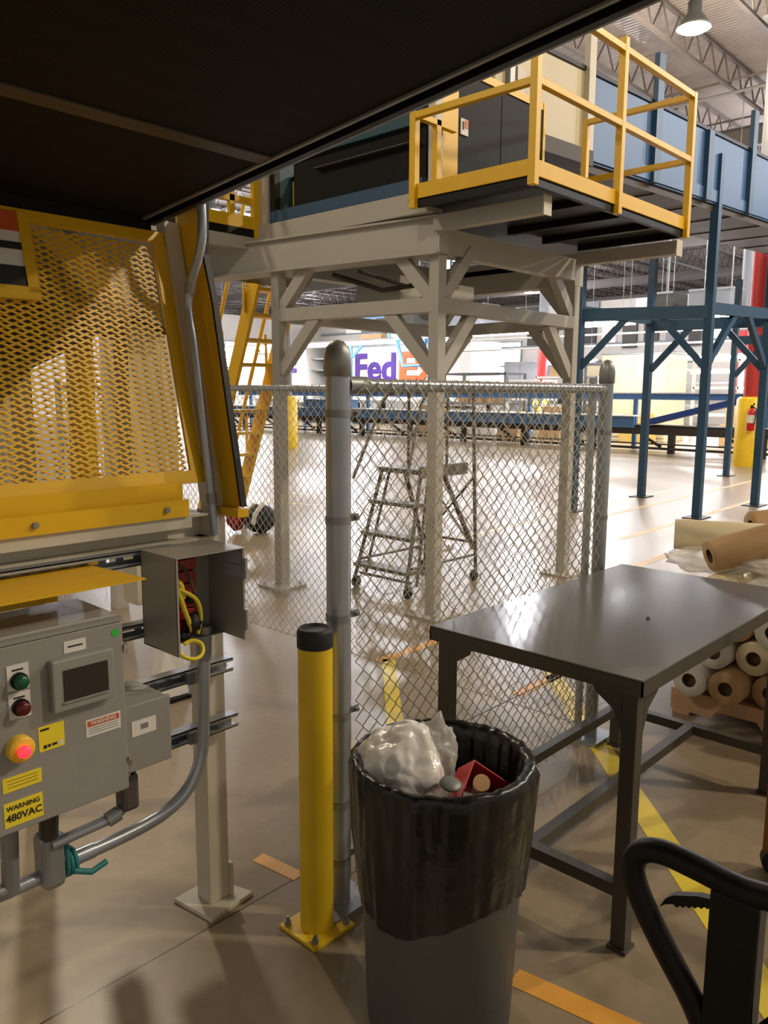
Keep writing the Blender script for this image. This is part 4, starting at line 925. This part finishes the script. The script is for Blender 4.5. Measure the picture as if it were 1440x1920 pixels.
# brown cart post at the right edge
t = thing('cart', 'brown upright cart post with black foot at the right edge', 'cart', (2.87, 0.80, 0))
MB().box(2.84, 2.90, 0.742, 0.807, 0.07, 1.05).build('upright', brown_post, t, bevel=0.004)
MB().cyl((2.85, 0.762, 0.045), (2.89, 0.782, 0.045), 0.045, 16).build('caster', black_rubber, t); MB().box(2.85, 2.89, 0.757, 0.797, 0.045, 0.08).build('caster_fork', galv_dull, t)
MB().box(2.84, 2.90, 0.0, 0.742, 0.95, 1.05).build('top_rail', brown_post, t); MB().box(2.84, 2.90, 0.0, 0.742, 0.12, 0.2).build('lower_rail', brown_post, t)
MB().box(2.84, 2.90, -0.06, 0.0, 0.0, 1.05).build('upright', brown_post, t)

# ================================================================== LEFT MACHINE
# overhead black perforated underside
t = thing('overhead_hood', 'black perforated underside of a wide belt frame overhead', 'conveyor', (-0.3, 0.9, 2.3))
def hz(y): return 2.20 + (2.30 - y) * 0.098
def slab(name, x0, x1, y0, y1, a, b, m):
    vs = [(x, y, hz(y) + h) for x in (x0, x1) for y in (y0, y1) for h in (a, b)]
    return MB().add(vs, [(0, 1, 3, 2), (4, 6, 7, 5), (0, 4, 5, 1), (2, 3, 7, 6), (0, 2, 6, 4), (1, 5, 7, 3)]).build(name, m, t)
slab('bottom_sheet', -1.0, 1.36, -0.5, 2.30, 0.0, 0.02, perf_m)
slab('side_channel', 1.385, 1.405, -0.5, 2.30, -0.012, 0.16, black_metal); slab('edge_strip', 1.355, 1.365, -0.5, 2.29, -0.006, 0.0, galv_dull); slab('edge_lip', 1.36, 1.405, -0.5, 2.30, 0.004, 0.02, black_metal)
slab('edge_lip', 1.403, 1.412, -0.5, 2.30, -0.012, 0.0, galv_dull)
slab('seam_strip', -1.0, 1.355, 1.655, 1.705, -0.004, 0.0, mat('dull_seam', (70, 64, 58), 0.5, 0.1, 0.1, 8))
slab('front_channel', -1.0, 1.385, 2.28, 2.30, -0.05, 0.16, black_metal)
slab('top_sheet', -1.0, 1.385, -0.5, 2.30, 0.14, 0.16, black_metal)

# guard panel (tilted)
t = thing('machine_guard', 'yellow expanded metal guard panel in a tilted frame', 'guard', (1.0, 2.1, 1.4))
GO = Vector((0, 2.03, 1.233)); GV = Vector((0, 0.238, 0.971)); GN = Vector((0, -0.971, 0.238))
def gp(x, v, n=0.0): return GO + Vector((x, 0, 0)) + GV * v + GN * n
def gbar(name, x0, x1, v0, v1, n0=0.0, n1=0.012, m=yellow):
    vs = [gp(x, v, n) for x in (x0, x1) for v in (v0, v1) for n in (n0, n1)]
    return MB().add(vs, [(0, 1, 3, 2), (4, 6, 7, 5), (0, 4, 5, 1), (2, 3, 7, 6), (0, 2, 6, 4), (1, 5, 7, 3)]).build(name, m, t)
GX0 = 0.30
gbar('bottom_bar', GX0, 1.415, 0.175, 0.213); gbar('top_bar', GX0, 1.415, 0.918, 0.952); gbar('right_bar', 1.363, 1.415, 0.213, 0.918); gbar('left_bar', GX0, GX0 + 0.05, 0.213, 0.918)
gbar('hinge_tab', 1.405, 1.44, 0.905, 0.945, 0.0, 0.014); gbar('hinge_tab', 1.405, 1.44, 0.215, 0.255, 0, 0.014)
for (x, v) in ((1.428, 0.925), (1.43, 0.235)): MB().cyl(gp(x, v, 0.014), gp(x, v, 0.024), 0.008, 6).build('bolt', galv_dull, t)
def expanded():
    b = MB(); L, S = 0.039, 0.0176; x0, x1 = GX0 + 0.04, 1.372; v0, v1 = 0.205, 0.925
    nx = int((x1 - x0) / (L / 2)); ns = int((v1 - v0) / S)
    for j in range(ns):
        for fam in (0, 1):
            ring_prev = None
            for i in range(nx + 1):
                v = v0 + j * S + ((i % 2) * S / 2 if fam == 0 else S - (i % 2) * S / 2); x = x0 + i * L / 2
                dn = 0.003 if fam == 0 else -0.001
                q = [gp(x, v - 0.0033, dn - 0.0012), gp(x, v + 0.0033, dn - 0.0012), gp(x, v + 0.0033, dn + 0.0012), gp(x, v - 0.0033, dn + 0.0012)]
                o = len(b.v); b.v += q
                if i: 
                    for a in range(4): b.f.append((o - 4 + a, o - 4 + (a + 1) % 4, o + (a + 1) % 4, o + a)); b.sm.append(False)
    return b
expanded().build('expanded_mesh', yellow, t, kind='stuff')
# framed sign at the left edge of the panel
t2 = thing('framed_sign', 'small sign in yellow frame at the left edge of the guard', 'sign', tuple(gp(0.85, 0.83, 0.02)))
t = t2
gbar('sign_frame', 0.955, 0.985, 0.72, 0.94, 0.012, 0.02); gbar('sign_frame', 0.62, 0.985, 0.70, 0.735, 0.012, 0.02)
gbar('sign_plate', 0.62, 0.956, 0.735, 0.94, 0.012, 0.016, paper)
gbar('sign_band', 0.62, 0.956, 0.885, 0.94, 0.016, 0.0175, label_orange); gbar('sign_band', 0.62, 0.956, 0.835, 0.855, 0.016, 0.0175, ink); gbar('sign_band', 0.62, 0.956, 0.737, 0.79, 0.016, 0.0175, ink)

# machine frame: leg, beam, posts, end panel
t = thing('guarded_machine', 'pale steel machine frame with leg, base plate and yellow end panel', 'frame', (1.41, 2.08, 0))
lx, ly = 1.412, 2.085
MB().prism([(1.31, 2.165, 0), (1.465, 2.172, 0), (1.515, 2.005, 0), (1.335, 1.985, 0)], (0, 0, 0.014)).build('base_plate', beige_steel, t, bevel=0.002)
MB().box(lx - 0.038, lx + 0.038, ly - 0.038, ly + 0.038, 0.014, 1.24).build('leg', beige_steel, t, bevel=0.003)
MB().box(lx + 0.038, lx + 0.05, ly - 0.045, ly + 0.045, 0.014, 0.13).build('foot_bracket', beige_steel, t)
MB().box(-1.2, 1.40, 2.03, 2.15, 1.232, 1.24).box(-1.2, 1.40, 2.03, 2.15, 1.306, 1.314).box(-1.2, 1.40, 2.085, 2.095, 1.24, 1.306).build('bottom_beam', beige_steel, t)
MB().box(-1.2, 1.33, 2.022, 2.03, 1.278, 1.314).build('beam_lip', beige_steel, t)
MB().box(-1.2, 1.315, 2.012, 2.022, 1.314, 1.365).build('toe_plate', yellow, t); MB().beam((-1.2, 2.045, 1.385), (1.315, 2.045, 1.385), 0.005, 0.055, (0, 0, 1)).build('toe_plate', yellow, t)
for x in (0.86, 1.24): MB().cyl((x, 2.012, 1.34), (x, 2.004, 1.34), 0.009, 6).build('bolt', galv_dull, t)
MB().beam((1.43, 2.262, 2.19), (1.43, 2.055, 1.30), 0.045, 0.05, (1, 0, 0)).build('corner_post', beige_steel, t)
MB().box(1.40, 1.455, 2.03, 2.10, 1.20, 1.32).build('post_shoe', beige_steel, t)
yp = [(1.46, 2.262, 2.231), (1.46, 2.256, 2.083), (1.46, 2.22, 1.987), (1.46, 2.185, 1.915), (1.46, 2.107, 1.575), (1.46, 2.05, 1.319), (1.46, 1.95, 1.335), (1.46, 2.071, 1.944), (1.46, 2.114, 2.089), (1.46, 2.11, 2.242)]
MB().prism(yp, (0.006, 0, 0)).build('end_panel', yellow, t)
MB().prism([(1.452, 1.950, 1.335), (1.452, 1.940, 1.335), (1.452, 2.061, 1.944), (1.452, 2.104, 2.089), (1.452, 2.098, 2.242), (1.452, 2.11, 2.242), (1.452, 2.114, 2.089), (1.452, 2.071, 1.944)], (0.02, 0, 0)).build('edge_seal', black_rubber, t)
MB().box(1.43, 1.47, 1.93, 2.06, 1.305, 1.33).build('panel_flange', yellow, t)
# inside the guarded machine
MB().beam((1.00, 2.33, 2.21), (1.315, 2.33, 1.905), 0.03, 0.085, (0, 1, 0)).build('diagonal_brace', beige_steel, t)
MB().box(1.285, 1.35, 2.36, 2.40, 1.92, 2.06).build('bracket', white_paint, t)
MB().box(1.47, 1.60, 2.60, 2.70, 0.9, 2.2).build('inner_post', beige_steel, t); MB().box(1.64, 1.70, 2.66, 2.72, 0.9, 2.2).build('inner_post', beige_steel, t)
MB().box(1.40, 1.475, 2.86, 2.93, 0.95, 1.88).build('yellow_post', yellow, t)
MB().box(1.22, 1.30, 3.0, 3.08, 0.0, 1.9).build('inner_post', beige_steel, t)
MB().prism([(0.2, 2.5, 2.20), (1.62, 2.5, 2.22), (1.62, 2.5, 1.88), (1.43, 2.5, 1.93), (1.28, 2.5, 1.837), (1.09, 2.5, 1.747), (0.985, 2.5, 1.63), (0.2, 2.5, 0.95)], (0, 0.5, 0)).build('hopper_body', mat('dark_hopper', (58, 46, 26), 0.6, 0, 0.2, 3), t)
MB().box(-1.2, -1.12, 2.03, 2.11, 0, 1.24).build('leg', beige_steel, t)

# conduit along the post
t = thing('conduit', 'galvanized conduit running down the yellow end panel', 'conduit', (1.41, 2.05, 1.3))
MB().stube([(1.41, 2.053, 2.26), (1.41, 2.046, 2.19), (1.41, 2.050, 2.12), (1.41, 2.075, 2.06), (1.41, 2.112, 2.0), (1.41, 2.128, 1.945), (1.41, 2.122, 1.89), (1.41, 2.102, 1.80), (1.41, 2.06, 1.53), (1.41, 2.018, 1.245)], 0.0135, 14).build('pipe', galv, t)
MB().cyl((1.41, 2.037, 1.372), (1.41, 2.032, 1.338), 0.0165, 14).build('coupling', galv_dull, t); MB().cyl((1.41, 2.1115, 2.0), (1.41, 2.121, 1.97), 0.016, 14).build('coupling', galv_dull, t)

# strut channels
def strut(x0, x1, y0, z, label, slots=True, loop_h=0.041):
    t = thing('strut_channel', label, 'channel', ((x0 + x1) / 2, y0, z), 'slotted strut channels behind the control boxes')
    h = loop_h / 2; d = 0.04
    b = MB().box(x0, x1, y0, y0 + 0.003, z + h - 0.010, z + h).box(x0, x1, y0, y0 + 0.003, z - h, z - h + 0.010)
    b.box(x0, x1, y0, y0 + d, z + h - 0.003, z + h).box(x0, x1, y0, y0 + d, z - h, z - h + 0.003); b.build('channel_lips', galv, t)
    n = int((x1 - x0) / 0.05); b = MB(); yb = y0 + d
    b.box(x0, x1, yb - 0.003, yb, z + 0.007, z + h - 0.003).box(x0, x1, yb - 0.003, yb, z - h + 0.003, z - 0.007)
    for k in range(n + 1): 
        a = x0 + k * (x1 - x0) / n; b.box(max(x0, a - 0.011), min(x1, a + 0.011), yb - 0.003, yb, z - 0.007, z + 0.007)
    b.build('slotted_back', galv_dull, t)
strut(0.1, 1.25, 1.985, 1.218, 'slotted strut channel level with the open junction box top')
strut(0.1, 1.44, 1.985, 0.835, 'slotted strut channel under the open junction box')
strut(0.1, 1.455, 1.985, 0.648, 'lowest slotted strut channel behind the small grey box')
strut(0.9, 1.20, 1.985, 1.01, 'short strut channel between cabinet and open junction box')

# yellow shield plate
t = thing('shield_plate', 'flat yellow steel shield plate above the control cabinet', 'plate', (0.6, 1.9, 1.215))
MB().prism([(0.1, 1.76, 1.213), (1.022, 1.765, 1.213), (0.994, 2.045, 1.213), (0.1, 2.04, 1.213)], (0, 0, 0.004)).build('plate', yellow, t)
MB().box(0.1, 0.88, 1.95, 1.955, 1.15, 1.213).build('bracket', yellow, t)

# control cabinet
t = thing('control_cabinet', 'grey control cabinet with screen, buttons and warning labels', 'cabinet', (0.65, 1.86, 0.7))
CF = 1.75
MB().box(0.30, 0.943, CF + 0.018, 1.975, 0.695, 1.142).build('cabinet_body', cab_grey, t, bevel=0.004)
MB().box(0.298, 0.945, CF, CF + 0.014, 0.692, 1.125).build('cabinet_door', cab_grey, t, bevel=0.003)
MB().box(0.30, 0.945, CF - 0.002, CF + 0.03, 1.127, 1.136).build('drip_lip', cab_grey, t)
LAST = [None]
def lab(name, x0, x1, z0, z1, m, th=0.001, y=CF):
    sub = name in ('label_print', 'plate_print', 'label_header')
    o = MB().box(x0, x1, y - th, y, z0, z1).build(name, m, LAST[0] if sub else t)
    if not sub: LAST[0] = o
    return o
bz = MB().box(0.757, 0.908, CF - 0.022, CF, 0.948, 1.072).build('screen_bezel', cab_grey, t, bevel=0.004)
MB().box(0.782, 0.891, CF - 0.0235, CF - 0.022, 0.972, 1.046).build('screen', screen_m, bz)
MB().box(0.780, 0.893, CF - 0.026, CF - 0.022, 0.968, 0.972).build('screen_trim', cab_grey, bz)
lab('paper_label', 0.797, 0.850, 1.078, 1.106, paper); lab('label_print', 0.806, 0.842, 1.090, 1.094, ink, 0.0014)
o = MB().cyl((0.926, CF, 1.100), (0.926, CF - 0.0012, 1.100), 0.010, 20).build('green_sticker', label_green, t)
lab('green_button_plate', 0.666, 0.714, 1.022, 1.080, paper, 0.002); lab('plate_print', 0.677, 0.702, 1.066, 1.070, ink, 0.0024)
lab('red_button_plate', 0.666, 0.714, 0.956, 1.016, paper, 0.002); lab('plate_print', 0.677, 0.702, 1.002, 1.006, ink, 0.0024)
for z, m, nm in ((1.043, green_btn, 'green_button'), (0.982, red_btn, 'red_button')):
    MB().cyl((0.690, CF - 0.002, z), (0.690, CF - 0.012, z), 0.019, 24).build('button_collar', black_metal, t)
    MB().lathe([(0.0155, 0.0), (0.0155, 0.012), (0.012, 0.016), (0, 0.017)], (0.690, CF - 0.012, z), 24, (0, -1, 0)).build(nm, m, t)
sg = MB().lathe([(0.030, 0.0), (0.030, 0.018), (0.026, 0.022), (0.0, 0.022)], (0.682, CF, 0.888), 28, (0, -1, 0)).build('stop_button_guard', estop_y, t)
MB().lathe([(0.011, 0.022), (0.0145, 0.032), (0.013, 0.038), (0.008, 0.041), (0.0, 0.042)], (0.682, CF, 0.888), 24, (0, -1, 0)).build('stop_button', estop_lit, sg)
lab('yellow_label', 0.727, 0.787, 0.860, 0.920, label_yellow); lab('label_print', 0.731, 0.752, 0.909, 0.914, ink, 0.0014)
for k, (a, w) in enumerate(((0.737, 0.008), (0.747, 0.007), (0.757, 0.012))): lab('label_print', a, a + w, 0.866 + 0.001 * k, 0.874, ink, 0.0014)
lab('label_print', 0.774, 0.783, 0.864, 0.876, paper, 0.0014)
lab('yellow_label', 0.642, 0.729, 0.791, 0.825, label_yellow)
for z in (0.800, 0.808, 0.816): lab('label_print', 0.652, 0.720, z, z + 0.0018, mat('faded_ink', (150, 128, 50), 0.6, 0, 0, 1), 0.0014)
lab('yellow_label', 0.641, 0.728, 0.708, 0.766, label_yellow)
text(None, 'warning_text', 'WARNING', 0.0155, face_my(0.684, CF - 0.0015, 0.751), ink, LAST[0], 0.0003, 0.0003)
text(None, 'voltage_text', '480VAC', 0.0235, face_my(0.685, CF - 0.0015, 0.728), ink, LAST[0], 0.0003, 0.0005)
lab('white_label', 0.840, 0.929, 0.859, 0.902, paper); lab('label_header', 0.844, 0.925, 0.884, 0.898, label_orange, 0.0014)
text(None, 'warning_text', 'WARNING', 0.0135, face_my(0.8845, CF - 0.0018, 0.891), paper, LAST[0], 0.0003, 0.0003)
for z in (0.866, 0.872, 0.878): lab('label_print', 0.846, 0.922, z, z + 0.0016, mat('grey_ink', (130, 126, 122), 0.6, 0, 0, 1), 0.0014)
for z in (1.06, 0.77): 
    MB().box(0.945, 0.957, CF - 0.004, CF + 0.02, z - 0.004, z + 0.006).cyl((0.951, CF + 0.004, z - 0.018), (0.951, CF + 0.004, z), 0.006, 8).build('door_clamp', chrome, t)
# small grey box beside it
t = thing('small_junction_box', 'small closed grey junction box right of the control cabinet', 'box', (1.035, 1.86, 0.7))
MB().box(0.968, 1.098, 1.815, 1.985, 0.705, 0.878).build('box_body', cab_grey, t, bevel=0.004); MB().box(0.966, 1.10, 1.80, 1.813, 0.702, 0.882).build('lid', cab_grey, t, bevel=0.003)
MB().box(0.985, 1.055, 1.7988, 1.80, 0.797, 0.838).build('white_label', paper, t); MB().box(1.01, 1.032, 1.7982, 1.7988, 0.812, 0.826).build('label_print', mat('grey_ink', (130, 126, 122), 0.6, 0, 0, 1), t)
MB().box(0.962, 0.974, 1.792, 1.80, 0.715, 0.735).cyl((0.968, 1.796, 0.70), (0.968, 1.796, 0.716), 0.006, 8).build('clamp', chrome, t)
# conduit body and lower conduits
t = thing('elbow_fitting', 'dark conduit fitting hanging below the small junction box', 'conduit', (0.99, 1.87, 0.6))
MB().cyl((0.998, 1.86, 0.702), (0.998, 1.86, 0.675), 0.023, 16).build('collar', black_metal, t)
MB().box(0.972, 1.022, 1.835, 1.885, 0.575, 0.678).build('fitting', mat('dark_fitting', (92, 84, 82), 0.45, 0.3, 0.1, 10), t, bevel=0.012)
MB().tube([(0.99, 1.86, 0.585), (0.96, 1.862, 0.565), (0.80, 1.885, 0.545)], 0.014, 12).build('pipe', galv, t)
MB().cyl((0.972, 1.861, 0.572), (0.94, 1.865, 0.562), 0.02, 12).build('coupling', galv_dull, t)
t = thing('bent_conduit', 'long bent galvanized conduit below the cabinets with teal cord tied on', 'conduit', (1.2, 1.93, 0.5))
MB().stube([(1.30, 1.93, 1.0), (1.292, 1.93, 0.80), (1.286, 1.93, 0.66), (1.275, 1.93, 0.60), (1.25, 1.93, 0.545), (1.21, 1.93, 0.503), (1.15, 1.93, 0.475), (1.08, 1.93, 0.462), (0.98, 1.93, 0.456), (0.86, 1.93, 0.456)], 0.0185, 14).build('pipe', galv, t)
MB().cyl((1.30, 1.93, 1.0), (1.297, 1.93, 0.90), 0.023, 14).build('coupling', galv_dull, t)
MB().cyl((0.93, 1.93, 0.456), (0.87, 1.93, 0.456), 0.021, 14).cyl((0.862, 1.93, 0.456), (0.838, 1.93, 0.456), 0.026, 14).build('coupling', galv, t)
b = MB()
for a in range(3):
    pts = [(0.845 + 0.012 * a, 1.93 + 0.032 * math.cos(q * 0.63), 0.455 + 0.034 * math.sin(q * 0.63) + (0.05 if a == 0 and 1 < q < 5 else 0)) for q in range(11)]; b.tube(pts, 0.006, 6)
b.tube([(0.86, 1.90, 0.44), (0.90, 1.885, 0.425), (0.945, 1.89, 0.432)], 0.008, 6); b.build('teal_cord', teal_cord, t)
for z in (0.835, 0.648): MB().box(1.265, 1.315, 1.965, 1.985, z - 0.018, z + 0.018).build('pipe_clamp', galv_dull, t)
t = thing('pull_box', 'round cornered conduit box under the control cabinet', 'conduit', (0.78, 1.92, 0.5))
MB().box(0.775, 0.835, 1.88, 1.95, 0.42, 0.565).build('box_body', galv_dull, t, bevel=0.018, seg=3); MB().cyl((0.80, 1.90, 0.565), (0.80, 1.88, 0.70), 0.024, 14).build('riser', dark_metal, t)
MB().cyl((0.70, 1.90, 0.46), (0.70, 1.88, 0.70), 0.021, 14).build('riser', galv_dull, t)
MB().tube([(0.775, 1.92, 0.45), (0.5, 1.92, 0.45), (0.1, 1.92, 0.45)], 0.018, 12).build('pipe', galv, t); MB().tube([(0.70, 1.90, 0.47), (0.5, 1.90, 0.47), (0.1, 1.90, 0.47)], 0.018, 12).build('pipe', galv_dull, t)

# open junction box with wiring
t = thing('open_junction_box', 'open grey junction box full of red relays and loose wires', 'box', (1.24, 1.88, 1.1))
JX0, JX1, JY0, JY1, JZ0, JZ1 = 1.130, 1.352, 1.80, 1.975, 0.975, 1.242
MB().box(JX0, JX0 + 0.003, JY0, JY1, JZ0, JZ1).build('left_side', cab_grey, t); MB().box(JX1 - 0.003, JX1, JY0, JY1, JZ0, JZ1).build('right_side', cab_grey, t)
MB().box(JX0 - 0.002, JX1 + 0.002, JY0 - 0.004, JY1, JZ1, JZ1 + 0.003).build('top_plate', cab_grey, t); MB().box(JX0, JX1, JY1 - 0.003, JY1, JZ0, JZ1).build('back_plate', cab_grey, t)
MB().box(JX0, JX1, JY0 + 0.10, JY1, JZ0, JZ0 + 0.003).build('bottom_plate', cab_grey, t); MB().box(JX0, JX0 + 0.006, JY0 - 0.001, JY0 + 0.003, JZ0, JZ1).box(JX1 - 0.006, JX1, JY0 - 0.001, JY0 + 0.003, JZ0, JZ1).build('front_lip', cab_grey, t)
for z in (1.185, 1.035): MB().cyl((JX1 + 0.002, JY0 - 0.004, z - 0.03), (JX1 + 0.002, JY0 - 0.004, z + 0.03), 0.005, 8).build('hinge', galv, t)
MB().box(JX1 - 0.0045, JX1 - 0.003, JY0 + 0.015, JY0 + 0.085, 1.195, 1.228).box(JX1 - 0.0045, JX1 - 0.003, JY0 + 0.015, JY0 + 0.09, 1.155, 1.19).build('paper_label', mat('blue_grey_paper', (150, 156, 170), 0.6, 0, 0.05, 20), t)
for k in range(6):
    z = 1.0 + k * 0.036
    MB().box(JX0 + 0.012, JX0 + 0.135, JY1 - 0.065, JY1 - 0.006, z, z + 0.032).build('relay', relay_red, t, bevel=0.003)
MB().cyl((1.245, JY1 - 0.03, 1.222), (1.345, JY1 - 0.03, 1.222), 0.012, 12).build('pipe_nipple', dark_metal, t)
b = MB()
b.stube([(1.15, 1.90, 1.17), (1.18, 1.88, 1.14), (1.20, 1.875, 1.08), (1.215, 1.87, 1.03), (1.225, 1.88, 1.01)], 0.007, 8)
b.stube([(1.15, 1.905, 1.16), (1.20, 1.87, 1.13), (1.235, 1.865, 1.10), (1.25, 1.87, 1.05), (1.245, 1.88, 1.0)], 0.006, 8)
b.stube([(1.145, 1.84, 0.99), (1.16, 1.82, 0.965), (1.19, 1.81, 0.955), (1.215, 1.815, 0.965), (1.222, 1.83, 0.985), (1.205, 1.845, 0.995), (1.18, 1.85, 0.99)], 0.006, 8)
b.stube([(1.16, 1.90, 1.175), (1.19, 1.88, 1.155), (1.20, 1.88, 1.11)], 0.009, 8); b.build('yellow_wire', wire_yellow, t)
MB().stube([(1.17, 1.90, 1.21), (1.21, 1.88, 1.19), (1.235, 1.875, 1.12)], 0.005, 8).build('brown_wire', core_brown, t)
MB().blob((1.23, 1.88, 1.035), 0.022, 0.022, 0.03, 0.6, 4, 3, 2).blob((1.225, 1.885, 1.10), 0.012, 0.015, 0.012, 0.4, 4, 2, 4).blob((1.205, 1.89, 1.0), 0.024, 0.02, 0.014, 0.5, 4, 3, 9).build('wire_bundle', wire_black, t)
t = thing('floor_pedestal', 'small white tapered floor pedestal seen between the strut channels', 'pedestal', (2.30, 3.76, 0))
MB().prism([(2.17, 3.70, 0.02), (2.37, 3.68, 0.02), (2.35, 3.70, 0.30), (2.25, 3.72, 0.30)], (0.05, 0.16, 0)).build('pedestal_body', white_paint, t, bevel=0.004)
MB().box(2.16, 2.44, 3.66, 3.88, 0, 0.02).build('base_plate', black_metal, t)
